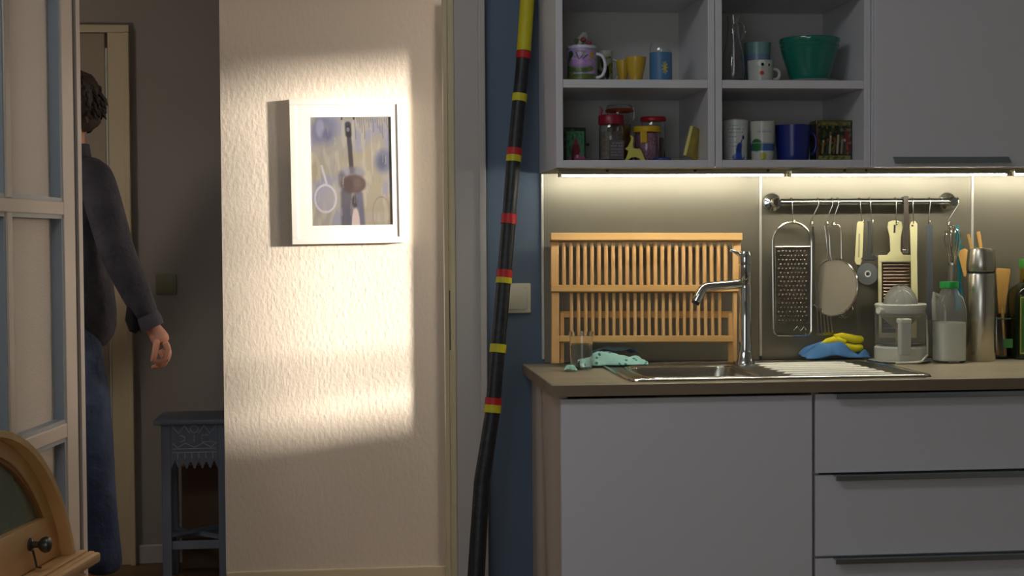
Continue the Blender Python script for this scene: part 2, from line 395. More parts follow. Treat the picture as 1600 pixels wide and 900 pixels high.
# ------------------------------------------------------------------ sink
t = thing('kitchen_sink', 'stainless steel sink with ridged drainer set into the worktop', 'sink', ((SX0+SX1)/2, (SY0+SY1)/2, CT))
BX0, BX1, BY0, BY1 = .185, .472, -.525, -.185
zt = CT+.0025
b = MB().box(SX0, BX0, SY0, SY1, CT, zt).box(BX1, SX1, SY0, SY1, CT, zt).box(BX0, BX1, SY0, BY0, CT, zt).box(BX0, BX1, BY1, SY1, CT, zt)
obj('drainer_plate', b, mat('drainer_steel_shaded', '#6a655b', .38, 1.), t, smooth=False)  # steel darkened to carry the shade between the ridges
def rrect(x0, x1, y0, y1, r, z, n=6):
    P = []
    for cx, cy, a0 in ((x1-r, y1-r, 0), (x0+r, y1-r, pi/2), (x0+r, y0+r, pi), (x1-r, y0+r, 1.5*pi)):
        for k in range(n+1): P.append((cx+r*cos(a0+pi/2*k/n), cy+r*sin(a0+pi/2*k/n), z))
    return P
obj('rim', MB().tube(rrect(SX0, SX1, SY0, SY1, .02, CT+.002), .0045, 8, closed=True), steel_b, t)
b = MB(); rows = []
for ins, z, r in ((0, zt, .04), (.004, zt-.004, .04), (.008, zt-.03, .04), (.012, CT-.14, .045), (.03, CT-.155, .05)):
    rows.append(rrect(BX0+ins, BX1-ins, BY0+ins, BY1-ins, r, z))
vr = [[b.bm.verts.new(p) for p in r] for r in rows]
for A, B in zip(vr, vr[1:]):
    for k in range(len(A)): b.bm.faces.new((A[k], A[(k+1) % len(A)], B[(k+1) % len(B)], B[k]))
b.bm.faces.new(vr[-1])
obj('basin', b, sink_m, t)
obj('basin_rim', MB().tube(rrect(BX0, BX1, BY0, BY1, .04, zt), .003, 8, closed=True), steel_b, t)
obj('drain', MB().lathe([(.0, .004), (.02, .004), (.036, .002), (.04, 0)], ((BX0+BX1)/2, (BY0+BY1)/2, CT-.155), 24), steel_b, t)
for i in range(7):
    y = -.145-i*.058
    obj('ridge', MB().tube([(.540, y, zt-.002), (.550, y, zt), (.79, y, zt), (.80, y, zt-.002)], [.006, .011, .011, .006], 12, flat=.32), mat('ridge_steel_glint', '#efebdf', .40, .6), t)  # strip-light reflection put into the pale ridge colour

# ------------------------------------------------------------------ faucet
fy = -.165; fx = W(1164, 480, fy).x
fp = lambda px, py: W(px, py, fy)
t = thing('kitchen_faucet', 'tall chrome kitchen faucet with bent spout over the sink', 'faucet', (fx, fy, CT))
zf = lambda py: fp(1162, py).z
obj('base', MB().lathe([(.0, 0), (.026, 0), (.026, .006), (.022, .012), (.0185, .03), (.0165, .035)], (fx, fy, CT+.0025), 28), chrome, t)
obj('body', MB().lathe([(.0162, .03), (.0162, zf(453)-CT), (.0155, zf(452)-CT), (.0155, zf(440)-CT), (.0165, zf(439)-CT), (.0165, zf(414)-CT), (0, zf(414)-CT)], (fx, fy, CT), 28), chrome, t)
obj('cartridge_cap', MB().lathe([(.0165, zf(413)-CT), (.017, zf(411)-CT), (.017, zf(400)-CT), (.014, zf(393)-CT), (.0, zf(392)-CT)], (fx, fy, CT), 28), chrome, t)
p0 = Vector((fx, fy, zf(402)))
obj('lever', MB().tube([p0, fp(1155, 398), fp(1147, 392.5), fp(1141, 391)], [.010, .008, .0065, .005], 12, flat=.7), chrome, t)
pts = [Vector((fx-.004, fy, zf(443)))]
pts += [fp(1140, 445), fp(1108, 447.5), fp(1102, 448.5), fp(1097, 452), fp(1093, 458), fp(1086, 471)]
pts = [p+Vector((0, -.012*i/6, 0)) for i, p in enumerate(pts)]
obj('spout', MB().tube(pts, [.0125]*3+[.0122]*4, 16), chrome, t)
obj('aerator', MB().tube([pts[-1]+(pts[-2]-pts[-1])*.02, pts[-1]+(pts[-1]-pts[-2])*.25], .0105, 14), mat('dark_rubber', '#1d1d1e', .5), t)

# ------------------------------------------------------------------ wall cabinets and strip lights
WZ, WT = 1.452, 2.17; WY = -.35
def carc(t, x0, x1):
    T = .018
    obj('side_panel', MB().box(x0+.0008, x0+T, WY, -.002, WZ, WT, .0012), white_lam, t, smooth=False)
    obj('side_panel', MB().box(x1-T, x1-.0008, WY, -.002, WZ, WT, .0012), white_lam, t, smooth=False)
    obj('bottom_panel', MB().box(x0+T, x1-T, WY, -.002, WZ, WZ+.0185, .001), white_lam, t, smooth=False)
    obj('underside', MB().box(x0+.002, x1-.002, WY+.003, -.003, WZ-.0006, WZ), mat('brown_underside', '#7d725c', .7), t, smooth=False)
    obj('top_panel', MB().box(x0+T, x1-T, WY, -.002, WT-.018, WT, .001), white_lam, t, smooth=False)
    obj('back_panel', MB().box(x0+T, x1-T, -.008, -.002, WZ+.0185, WT-.018), carcass, t, smooth=False)
SHZ = 1.6695
XW = -.007
for i, lab in enumerate(('open white wall cabinet with the purple mug and yellow egg cups', 'open white wall cabinet with the teal glass bowl')):
    x0 = XW+.4*i; t = thing('open_wall_cabinet', lab, 'cabinet', (x0+.2, -.175, WZ), group='open wall cabinets')
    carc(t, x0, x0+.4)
    obj('shelf', MB().box(x0+.0185, x0+.3815, WY+.002, -.009, SHZ-.0205, SHZ, .001), white_lam, t, smooth=False)
    obj('shelf', MB().box(x0+.0185, x0+.3815, WY+.002, -.009, 1.885, 1.9055, .001), white_lam, t, smooth=False)
for i in range(2):
    x0 = XW+.8+.4*i
    t = thing('closed_wall_cabinet', ('closed white wall cabinet beside the open shelves', 'closed white wall cabinet at the far right end')[i], 'cabinet', (x0+.2, -.175, WZ), group='closed wall cabinets')
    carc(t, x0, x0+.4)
    d = obj('door', MB().box(x0+.003, x0+.398, WY-.019, WY-.001, WZ-.001, WT, .0015), white_lam, t, smooth=False)
    hz = WZ+.008
    hx0 = x0+.05; hx1 = x0+.352
    b = MB().prism([(WY-.019, hz+.017), (WY-.021, hz+.017), (WY-.036, hz+.002), (WY-.036, hz-.001), (WY-.034, hz-.001), (WY-.019, hz+.014)], lambda a, c, d: (d, a, c), hx0, hx1)
    obj('handle', b, alu, d, smooth=False)
tube_m = mat('strip_light_tube', '#ffffff', .4, emit=('#f4f1e4', 66.))
for i in range(3):
    x0 = .022+.603*i; x1 = min(x0+.59, 1.72)
    t = thing('strip_light', ('strip light under the open shelf cabinets', 'strip light above the utensil rail', 'strip light under the cabinets at the right edge')[i], 'lamp', ((x0+x1)/2, -.11, WZ), group='under-cabinet strip lights')
    obj('housing', MB().box(x0, x1, -.220, -.178, WZ-.0058, WZ-.0008, .001).box(x0, x1, -.2225, -.220, WZ-.0118, WZ-.0008), mat('lamp_housing', '#b9b39a', .4), t, smooth=False)  # front lip added to keep the tube's light off the cabinet underside
    obj('tube', MB().tube([(x0+.006, -.20, WZ-.0115), (x1-.006, -.20, WZ-.0115)], .0042, 10), tube_m, t)
    for x in (x0, x1): obj('end_cap', MB().box(x-.003, x+.005, -.208, -.192, WZ-.017, WZ-.006, .001), mat('grey_cap', '#8d887a', .4), t, smooth=False)
for px, where in ((949, 'above the left half of the dish rack'), (1086, 'above the faucet spout'), (1200, 'above the left rail bracket'), (1320, 'above the sieve'), (1353, 'above the pizza cutter')):
    p = W(px, 266.5, -.26)
    o = obj('cable_clip', MB().lathe([(0, 0), (.004, 0), (.004, .005), (.0025, .0066)], (p.x, -.26, WZ-.0074), 10), mat('clip_brown', '#5d5142', .6))
    tag(o, 'small brown fixing stud under the wall cabinets '+where, 'stud', 'studs under the wall cabinets')

# ------------------------------------------------------------------ framed picture on the cream wall
py_ = HY-.0005
c0 = W(452.5, 155.5, HY-.024); c1 = W(630, 152.5, HY-.024); c2 = W(455.5, 383, HY-.024)
pw = (c1-c0).length; ph = (c0-c2).length
ctr = (W(630, 152.5, HY-.024)+c2)/2
t = thing('framed_picture', 'white framed painting with wide mat on the sunlit cream wall', 'picture', (ctr.x, HY, c2.z))
def pbox(x0, x1, z0, z1, d0, d1, bev=.0015):
    k = MB().box(ctr.x+x0, ctr.x+x1, HY-d1, HY-d0, ctr.z+z0, ctr.z+z1, bev)
    return k.rot(-.011, 'Y', (ctr.x, HY, ctr.z))
fwid = .022; frame_m = mat('white_frame_paint', '#e8e2d4', .45)
hw, hh = pw/2, ph/2
for q in ((-hw, hw, hh-fwid, hh), (-hw, hw, -hh, -hh+fwid), (-hw, -hw+fwid, -hh+fwid, hh-fwid), (hw-fwid, hw, -hh+fwid, hh-fwid)):
    obj('frame_bar', pbox(*q, .001, .026), frame_m, t, smooth=False)
obj('backing', pbox(-hw+.01, hw-.01, -hh+.01, hh-.01, .001, .0185, 0), frame_m, t, smooth=False)
ax0, ax1, az0, az1 = -hw+(484-452)/177*2*hw, -hw+(610-452)/177*2*hw, hh-(354-154)/229*2*hh, hh-(183-154)/229*2*hh
mt = MB()
for q in ((-hw+.02, hw-.02, az1, hh-.02), (-hw+.02, hw-.02, -hh+.02, az0), (-hw+.02, ax0, az0, az1), (ax1, hw-.02, az0, az1)):
    k = pbox(*q, .018, .0232, 0); me = bpy.data.meshes.new('tmp'); k.bm.to_mesh(me); k.bm.free(); mt.bm.from_mesh(me); bpy.data.meshes.remove(me)
obj('mat_board', mt, mat('mat_board', '#e9e2d2', .8), t, smooth=False)
P = Paint(110, 150, '#a59a88')
P.blot('#b09e6e', 3, .02, .8, 1.3).blot('#8f8fae', 4, .12, .7, 5.2).blot('#b4a58f', 7, .1, .6, 9.)
P.blot('#c3b48d', 16, .15, .6, 2., .35)
P.ell(.16, .88, .17, .14, '#6d6f9e', .6, .8).ell(.12, .9, .05, .08, '#9a98bd', .5, .8).ell(.2, .84, .06, .05, '#53578a', .8, .6)
for i in range(16): P.line(.55+.028*i, .99, .55+.028*i+.01, .80+.05*((i*7) % 4), .006, '#6a5f5c', .7, 1.36)
P.ell(.9, .59, .12, .11, '#6d7193', .5, .9).ell(.88, .58, .05, .06, '#3f4464', .8, .6)
P.line(.47, .90, .50, .5, .036, '#3c3038', .95, 1.36).line(.465, .93, .47, .84, .05, '#1f1a20', .9, 1.36).ell(.465, .885, .02, .02, '#7a7080', .4)
P.line(.39, .98, .39, 1., .012, '#2c2326', 1, 1.36).line(.54, .98, .54, 1., .012, '#2c2326', 1, 1.36)
P.ell(.5, .48, .15, .06, '#75697a', .5, .8).ell(.42, .5, .05, .05, '#a69ea6', .6, .7).ell(.6, .5, .05, .04, '#9a93a0', .6, .7)
P.ell(.38, .42, .05, .08, '#5d5360', .6, .7)
P.line(.43, .3, .43, 0, .09, '#514a5c', .9, 1.36).line(.58, .28, .6, 0, .07, '#5c5a78', .9, 1.36)
P.ell(.52, .38, .16, .085, '#6b4a3e', .25, 1).ell(.46, .37, .06, .07, '#543830', .6, .6).ell(.57, .39, .05, .05, '#7d5a4a', .7, .6)
P.ell(.54, .0, .05, .16, '#d9b7ac', .2, 1).ell(.53, .22, .035, .06, '#352b33', .4, .9)
P.ell(.17, .25, .13, .125, '#a8a0ae', .3, .55).ell(.17, .25, .13, .125, '#cdc6d4', .3, .9, .1)
P.line(.13, .55, .19, .38, .016, '#cfc6cf', .9, 1.36)
P.ell(.86, .1, .11, .16, '#a07058', .3, .7, .05).line(.75, .9, .76, .45, .008, '#c2b8a8', .6, 1.36)
for i in range(40):
    x, y = P.rng.random(2); P.line(x, y, x+.03*(P.rng.random()-.5), y+.07, .006, ('#c9bda0', '#8b86a3', '#a88d6a')[i % 3], .5, 1.36)
g_ = P.c.mean(axis=2, keepdims=True); P.c = (P.c*.62+g_*.38)*.52
r_ = Matrix.Rotation(-.011, 3, 'Y'); cc = Vector((ctr.x, HY-.0200, ctr.z))
q = lambda x, z: cc + r_ @ Vector((x, 0, z))
print_panel('painting', P, q(ax0, az0), q(ax1, az0)-q(ax0, az0), q(ax0, az1)-q(ax0, az0), mat('print_matte', rough=.75, attr=True), t, 'muted abstract painting of a dark upright figure')

# ------------------------------------------------------------------ switches
def switch(loc_px, y, label, m1, m2, size=.081):
    c = W(*loc_px, y); t = thing('light_switch', label, 'switch', (c.x, y, c.z-size/2))
    h = size/2
    obj('plate', MB().box(c.x-h, c.x+h, y-.009, y, c.z-h, c.z+h, .004, 3), m1, t)
    k = MB().box(c.x-h*.72, c.x+h*.72, y-.014, y-.008, c.z-h*.72, c.z+h*.72, .002); k.rot(.03, 'X', (c.x, y-.009, c.z))
    obj('rocker', k, m2, t)
sw_m = mat('cream_plastic', '#d8d3bd', .35)
switch((806, 466), 0, 'cream rocker switch on the blue wall behind the pole', sw_m, sw_m)
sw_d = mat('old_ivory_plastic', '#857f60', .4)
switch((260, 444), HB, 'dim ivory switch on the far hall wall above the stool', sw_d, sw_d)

# ------------------------------------------------------------------ taped pole
def pole_pt(px, py): 
    # leans: foot stands out from the wall, top rests on it
    y = -.24+(900-py)/1000*.21
    return W(px, py, y)
path = [(741, 985), (744, 900), (748, 830), (753, 753), (761, 700), (769.5, 645), (778, 545), (788, 430), (795, 345), (803, 245), (812, 150), (818, 85), (822, 30), (826, -40)]
pts = [pole_pt(*p) for p in path]
foot = Vector(pts[0]); foot += (pts[0]-pts[1])*((.0-pts[0].z)/(pts[0]-pts[1]).z) if False else Vector((0, 0, 0))
d_ = (pts[0]-pts[1]).normalized(); foot = pts[0]+d_*((pts[0].z-.004)/-d_.z)
pts = [foot]+pts
t = thing('taped_pole', 'long black taped pole with yellow and red bands leaning on the blue wall', 'pole', (foot.x, foot.y, 0))
tape_k = mat('black_tape', '#191a1c', .45, bump=(90, .5, .003, (1, 1, 1.5)), var=('#26282b', 40, (1, 1, 2)))
rads = [.023, .0225, .0225, .0215, .021, .020, .0195, .0190, .0188, .0185, .0185, .0180, .0178, .0175, .0175]
obj('shaft', MB().tube(pts, rads, 18), tape_k, t)
def pole_at(py):
    for (xa, ya), (xb, yb) in zip(path, path[1:]):
        if yb <= py <= ya: return pole_pt(xa+(xb-xa)*(ya-py)/(ya-yb), py)
ty = mat('yellow_tape', '#c9bd1e', .5, bump=(120, .3, .002)); tr = mat('red_tape', '#b81f22', .5, bump=(120, .3, .002))
for y0, y1, m in ((0, 80, ty), (81, 92, tr), (147, 159, ty), (232, 243, tr), (243, 253, ty), (335, 350, tr), (422, 434, tr), (434, 443, ty), (538, 551, ty), (622, 633, tr), (633, 645, ty)):
    A, B = pole_at(y0), pole_at(y1); rr = np.interp((y0+y1)/2, [0, 900], [.0176, .0222])+.0013
    obj('tape_band', MB().tube([B, (A+B)/2, A], rr, 18), m, t)

# ------------------------------------------------------------------ folded dish rack
t = thing('dish_rack', 'folded beech dish rack leaning on the steel splashback', 'dish rack', (.26, -.12, CT))
ry = lambda z, off=0: -.125+(z-CT)*.24+off
def rk(px, py, off=0.):
    y = -.1
    for _ in range(3): p = W(px, py, y); y = ry(p.z, off)
    return W(px, py, y)
def bar(x0, y0, x1, y1, th, off, m, name='rail'):
    # board whose picture rectangle is x0..x1, y0..y1, th deep
    A = rk(x0, y0, off); B = rk(x1, y0, off); Cc = rk(x1, y1, off); Dd = rk(x0, y1, off)
    k = MB(); n = Vector((0, -.97, .24))*th
    va = [k.bm.verts.new(p) for p in (A, B, Cc, Dd)]; vb = [k.bm.verts.new(p+n) for p in (A, B, Cc, Dd)]
    for f in ((0, 1, 2, 3), (7, 6, 5, 4), (0, 4, 5, 1), (1, 5, 6, 2), (2, 6, 7, 3), (3, 7, 4, 0)): k.bm.faces.new([(va+vb)[i] for i in f])
    bmesh.ops.recalc_face_normals(k.bm, faces=k.bm.faces)
    bmesh.ops.bevel(k.bm, geom=list(k.bm.edges), offset=.0012, segments=1, affect='EDGES')
    return obj(name, k, m, t, smooth=False)
bar(859, 367, 1157, 378.5, .024, 0, beech_h); bar(860, 447, 1152, 457.5, .016, -.002, beech_h)
bar(868, 525.5, 1149, 535.5, .014, .006, beech_h); bar(874, 487, 1142, 497.5, .010, .028, beech_h)
bar(860, 379, 872.5, 447, .010, .002, beech, 'post'); bar(1144, 379, 1156.5, 447, .010, .002, beech, 'post')
bar(861, 458, 873, 569, .012, 0, beech, 'leg'); bar(874, 490, 881, 568, .010, .022, beech, 'leg')
bar(1137, 490, 1143.5, 566, .010, .022, beech, 'leg'); bar(1144, 458, 1150, 566, .012, 0, beech, 'leg')
for i in range(24):
    x = 881+i*10.98; A, B = rk(x, 380, -.004), rk(x+.3, 448, -.004)
    obj('dowel', MB().tube([A, B], .0054, 8), beech, t)
for i in range(22):
    x = 893+i*11.02; A, B = rk(x, 457, 0), rk(x+.3, 526, 0)
    obj('dowel', MB().tube([A, B], .0047, 8), beech, t)

# ------------------------------------------------------------------ drinking glass and cloths
gp = Vector((.075, -.205, CT))
t = thing('drinking_glass', 'clear drinking glass at the left end of the worktop', 'glass', gp)
obj('glass_body', MB().lathe([(0, 0), (.026, 0), (.0275, .004), (.0315, .097), (.0300, .097), (.0262, .008), (0, .008)], gp+Vector((0, 0, .0005)), 32), glass_m, t)
def cloth(name, px0, px1, pyb, ydepth, hfun, nx, ny, z0, m, label, seed, cat='cloth', solid=.003):
    A = W(px0, pyb, ydepth[0]); x0 = A.x; x1 = W(px1, pyb, ydepth[0]).x
    V, F = [], []
    for j in range(ny):
        for i in range(nx):
            u, v = i/(nx-1), j/(ny-1)
            n = noise.noise(Vector((u*5+seed, v*4, seed)))
            x = x0+(x1-x0)*u + .006*noise.noise(Vector((v*5, u*3, seed+9)))
            y = ydepth[0]+(ydepth[1]-ydepth[0])*v + .012*noise.noise(Vector((u*6, 3.3, seed+2)))
            V.append((x, y, z0+max(.002, hfun(u, v)*(1+.25*n)+.004*n)))
    for j in range(ny-1):
        for i in range(nx-1): F.append((j*nx+i, j*nx+i+1, (j+1)*nx+i+1, (j+1)*nx+i))
    k = MB(); vs = [k.bm.verts.new(p) for p in V]
    for f in F: k.bm.faces.new([vs[i] for i in f])
    o = obj(name, k, m)
    md = o.modifiers.new('thick', 'SOLIDIFY'); md.thickness = solid; md.offset = 1
    md = o.modifiers.new('smooth', 'SUBSURF'); md.levels = md.render_levels = 1
    return tag(o, label, cat)
mint = mat('mint_dotted_cloth', '#a9dfcf', .9)
nt = mint.node_tree; vo = nt.nodes.new('ShaderNodeTexVoronoi'); vo.inputs['Scale'].default_value = 62; tc = nt.nodes.new('ShaderNodeTexCoord')
nt.links.new(tc.outputs['Object'], vo.inputs['Vector']); cr = nt.nodes.new('ShaderNodeValToRGB'); cr.color_ramp.interpolation = 'CONSTANT'
cr.color_ramp.elements[0].color = (*rgb('#3f8f86'), 1); cr.color_ramp.elements[1].color = (*rgb('#b0e2d4'), 1); cr.color_ramp.elements[1].position = .27
nt.links.new(vo.outputs['Distance'], cr.inputs[0]); nt.links.new(cr.outputs[0], nt.nodes['Principled BSDF'].inputs['Base Color'])
cloth('dish_cloth', 907, 1014, 572, (-.175, -.085), lambda u, v: .034*max(0, min(1, v*5))*(.55+.45*sin(pi*min(1, u*1.25+.08)))*(1-.25*v)*(1 if u < .93 else .55), 34, 14, zt+.001, mint, 'crumpled mint green dish cloth with teal dots behind the sink', 3.1)
cloth('grey_cloth', 925, 1000, 565, (-.078, -.040), lambda u, v: .042*(.7+.3*sin(pi*u)), 20, 8, CT, mat('slate_cloth', '#5d6f80', .95, bump=(300, .2, .001)), 'slate grey cloth lying behind the mint dish cloth', 8.2)
cloth('paper_tissue', 884, 902, 574, (-.275, -.243), lambda u, v: .012*sin(pi*u)*sin(pi*v)+.004, 10, 8, CT, cloth_mint, 'small crumpled mint tissue in front of the drinking glass', 5.5, 'tissue', .002)
sp_y = -.075
cloth('sponge_cloth', 1262, 1364, 562, (-.102, -.022), lambda u, v: .003+(.044*max(0, sin(pi*min(1, u*1.2+.02)))**.8+.020*math.exp(-((u-.9)/.09)**2))*min(1, v*3.5+.15), 30, 12, zt+.002, mat('blue_sponge_cloth', '#4c7aac', .9, bump=(350, .3, .001)), 'folded blue sponge cloth beside the drainer', 1.7)
# folded yellow cloth, two rounded rolls over a tapering back
yb = -.068
A = lambda px, py, y=yb: W(px, py, y)
t = thing('yellow_cloth', 'folded bright yellow cleaning cloth on the blue sponge cloth', 'cloth', (A(1318, 545).x, yb, A(1318, 546).z))
ym = mat('yellow_microfibre', '#dccb1e', .85, bump=(380, .25, .001))
obj('fold', MB().tube([A(1300, 535), A(1312, 540), A(1335, 544), A(1345, 543.5), A(1348, 543)], [.014, .0118, .0112, .0105, .006], 14), ym, t)
obj('fold', MB().tube([A(1304, 529), A(1316, 526), A(1335, 530), A(1345, 530.5), A(1348.5, 531)], [.012, .0112, .0112, .0105, .006], 14), ym, t)
obj('cloth_back', MB().tube([A(1282, 539), A(1292, 534), A(1308, 531), A(1320, 534)], [.004, .011, .016, .012], 14, flat=.8), ym, t)

# ------------------------------------------------------------------ utensil rail
RY = -.05; RZ = W(1350, 315.5, RY).z
rl, rr_ = W(1212, 316, RY).x, W(1488, 314, RY).x
t = thing('utensil_rail', 'chrome utensil rail on the steel splashback', 'rail', ((rl+rr_)/2, 0, RZ))
obj('rail_bar', MB().tube([(rl-.008, RY, RZ), (rr_+.008, RY, RZ)], .0098, 18), mat('rail_steel', '#c6cac8', .14, 1.), t)
for x in (rl, rr_):
    k = obj('bracket', MB().lathe([(.0265, 0), (.0265, .004), (.023, .010), (.012, .014), (.0115, .036), (.0, .036)], (x, -.011, RZ), 28, axis=(0, -1, 0)), chrome, t)
    obj('screw_cap', MB().lathe([(.0135, 0), (.0135, .014), (.010, .019), (0, .020)], (x, RY+.004, RZ), 22, axis=(0, -1, 0)), chrome, k)
hook_m = mat('hook_wire', '#d5d2c4', .22, 1.)
def hook(px_top, px_bot, py_bot, label):
    """wire hook over the rail whose lower bend sits at a given place"""
    top = W(px_top, 316, RY); bot = W(px_bot, py_bot, RY-.006); R_ = .0118
    ps = []
    for k in range(9):
        a_ = pi*1.05*(1-k/8)-.02
        ps.append(Vector((top.x, RY+R_*cos(a_), RZ+R_*sin(a_))))
    ps = [Vector((p.x, RY*2-p.y if False else p.y, p.z)) for p in ps][::1]
    # starts behind the bar, comes over the top to the front
    ps = [Vector((top.x, RY+R_*cos(.0+pi*k/8), RZ+R_*sin(pi*k/8))) for k in range(9)]
    ps += [Vector((top.x, RY-R_, RZ-.008)), Vector((bot.x, RY-R_*.8, bot.z+.008)), bot, bot+Vector((.003, .004, -.004)), bot+Vector((.007, .008, -.002)), bot+Vector((.009, .010, .006))]
    o = obj('hanging_hook', MB().tube(ps, .0017, 8), hook_m)
    return tag(o, label, 'hook', 'wire hooks on the utensil rail')
for q in ((1236, 1238, 347, 'wire hook holding the long flat grater'), (1277, 1266, 350, 'slanted wire hook holding the slotted turner'), (1299, 1290, 350, 'slanted wire hook holding the sieve'),
          (1308, 1300, 351, 'wire hook holding the thin wire skimmer'), (1342, 1346, 347, 'wire hook holding the cream-handled spatula'), (1358, 1361, 347, 'wire hook holding the pizza cutter'),
          (1398, 1400, 349, 'wire hook holding the cream plastic grater'), (1424, 1427, 349, 'wire hook holding the narrow cream spreader'), (1451, 1450, 348, 'wire hook holding the dark grey knife sharpener'),
          (1495, 1480, 350, 'slanted wire hook at the right bracket holding the whisk')): hook(*q)
UY = RY-.004
def U(px, py, y=UY): return W(px, py, y)
mpx = .00168
# flat grater
def arcs(cx, cy, rx, ry_, a0, a1, n): return [(cx+rx*cos(a0+(a1-a0)*k/n), cy-ry_*sin(a0+(a1-a0)*k/n)) for k in range(n+1)]
gy = -.036
t = thing('flat_grater', 'long flat steel grater hanging from the utensil rail', 'grater', U(1237, 525, gy))
P2 = arcs(1237.5, 380, 30.5, 33, pi, 0, 14)+[(1268, 420), (1267.5, 470)]+arcs(1259, 514, 8.5, 10, 0, -pi/2, 5)+arcs(1217, 514, 8.5, 10, -pi/2, -pi, 5)+[(1208, 470), (1207.5, 420)]
obj('wire_frame', MB().tube([U(x, y, gy) for x, y in P2], .0034, 8, closed=True), steel_b, t)
A_, B_ = U(1211, 386, gy), U(1265, 506, gy)
pl = obj('grater_plate', MB().box(A_.x, B_.x, gy-.002, gy+.002, B_.z, A_.z, .001), mat('grater_steel', '#aaa294', .3, 1., var=('#857c70', 60)), t, smooth=False)
b = MB()
for j in range(17):
    for i in range(8):
        x = A_.x+.010+(B_.x-A_.x-.020)*(i+(j % 2)*.5)/7.5; z = B_.z+.010+(A_.z-B_.z-.022)*j/16
        b.lathe([(.0036, 0), (.0030, .0022), (.0012, .0036), (0, .0038)], (x, gy-.0018, z), 7, axis=(.2, -1, .5))
obj('grater_teeth', b, mat('grater_teeth', '#8b8278', .25, 1.), pl, kind='stuff')
obj('plate_lip', MB().tube([(A_.x, gy-.003, A_.z), (B_.x, gy-.003, A_.z)], .003, 8), steel_b, pl)
obj('maker_mark', MB().tube([U(x, y, gy-.003) for x, y in ((1240, 516), (1246, 510), (1251, 517), (1256, 510), (1259, 515))], .001, 6), steel_b, t)
# slotted turner
t = thing('slotted_turner', 'slotted steel turner half hidden behind the sieve', 'turner', U(1288, 523, -.03))
obj('handle', MB().tube([U(1270, 354, -.03), U(1271.5, 372, -.03), U(1272, 420, -.03), U(1276, 476, -.03), U(1280, 482, -.03)], [.003, .0045, .0025, .0025, .003], 8, flat=.6), steel_b, t)
Bl = [(1275, 482), (1296, 484), (1303, 520), (1277, 524)]
def quadbar(k, x0, y0, x1, y1, wpx, yy, th=.0016):
    n = Vector((y1-y0, 0, x1-x0)); L_ = math.hypot(n.x, n.z); ox, oy = (y1-y0)/L_*wpx/2, -(x1-x0)/L_*wpx/2
    poly = [(x0+ox, y0+oy), (x1+ox, y1+oy), (x1-ox, y1-oy), (x0-ox, y0-oy)]
    k.prism(poly, lambda a, c, d: U(a, c, d), yy-th/2, yy+th/2); return k
k = MB(); quadbar(k, 1275, 483.5, 1297, 483.5, 4, -.03); quadbar(k, 1276, 522, 1303, 522, 4, -.03)
for i in range(5): quadbar(k, 1277+i*4.8, 485, 1278.5+i*5.6, 521, 2.4, -.03)
obj('slotted_blade', k, steel_b, t, smooth=False)
# sieve
sy_ = -.052
t = thing('wire_sieve', 'round wire sieve hanging edge-on beside the flat grater', 'sieve', U(1302, 496, sy_))
obj('handle', MB().tube([U(x, y, sy_) for x, y in ((1299, 408), (1297, 396), (1296, 370), (1293, 352), (1290, 348), (1288, 352), (1291, 372), (1293, 396), (1296, 408))], .0018, 8), steel_b, t)
sc = U(1302, 449, sy_); rad = 46*mpx
ax = Vector((-.80, -.60, .12)).normalized(); M3 = ax.to_track_quat('Z', 'Y').to_matrix()
ring = [sc+M3 @ Vector((rad*cos(2*pi*k/40), rad*sin(2*pi*k/40), 0)) for k in range(40)]
obj('rim_ring', MB().tube(ring, .0024, 8, closed=True), steel_b, t)
sieve_m = mat('sieve_mesh', '#b3aa98', .5, .6, alpha=.80, bump=(900, .5, .001))
k = MB().lathe([(rad, 0)]+[(rad*cos(.17*i), -rad*.42*sin(.17*i)) for i in range(1, 9)]+[(0, -rad*.42)], sc, 36, axis=ax); obj('mesh_bowl', k, sieve_m, t)
pe = ring[0]
obj('rest_lug', MB().tube([U(x, y, sy_-.005) for x, y in ((1314, 492), (1320, 497), (1325, 492), (1329, 487), (1333, 483), (1331, 477))], .0015, 7), steel_b, t)
# thin wire skimmer behind the sieve
t = thing('wire_skimmer', 'thin wire skimmer handle hanging behind the sieve', 'skimmer', U(1320, 500, -.025))
obj('handle', MB().tube([U(x, y, -.025) for x, y in ((1302, 352), (1306, 350), (1311, 352), (1314, 362), (1315, 420), (1317, 476))], .0017, 8), steel_b, t)
cx_, cz_ = 1318, 488
obj('wire_spiral', MB().tube([U(cx_+(2+10*k/40)*cos(k*.6), cz_+(2+10*k/40)*.9*sin(k*.6), -.025) for k in range(41)], .0012, 6), steel_b, t)
# cream handled spatula
cream_p = mat('cream_handle_plastic', '#e6deaa', .4)
def plate(name, poly, y0, th, m, parent, bev=.001): return obj(name, MB().prism(poly, lambda a, c, d: U(a, c, d), y0, y0-th, bev), m, parent, smooth=False)
t = thing('cream_spatula', 'small spatula with a cream handle left of the pizza cutter', 'spatula', U(1343, 520, -.05))
plate('handle', [(1339, 349), (1341, 346), (1348, 346), (1349.5, 349), (1348.5, 380), (1347, 408), (1344, 414), (1338, 413), (1335.5, 408), (1337, 380)], -.05, .009, cream_p, t)
plate('handle_groove', [(1341.5, 365), (1344, 365), (1343, 402), (1340.5, 402)], -.0588, .0008, mat('cream_groove', '#b4ac80', .5), t, 0)
plate('blade', [(1340, 413), (1344, 413), (1341, 470), (1347, 480), (1343, 522), (1338, 522), (1340, 482), (1337, 470)], -.053, .0018, mat('dull_blade', '#8d877c', .3, 1.), t, .0004)
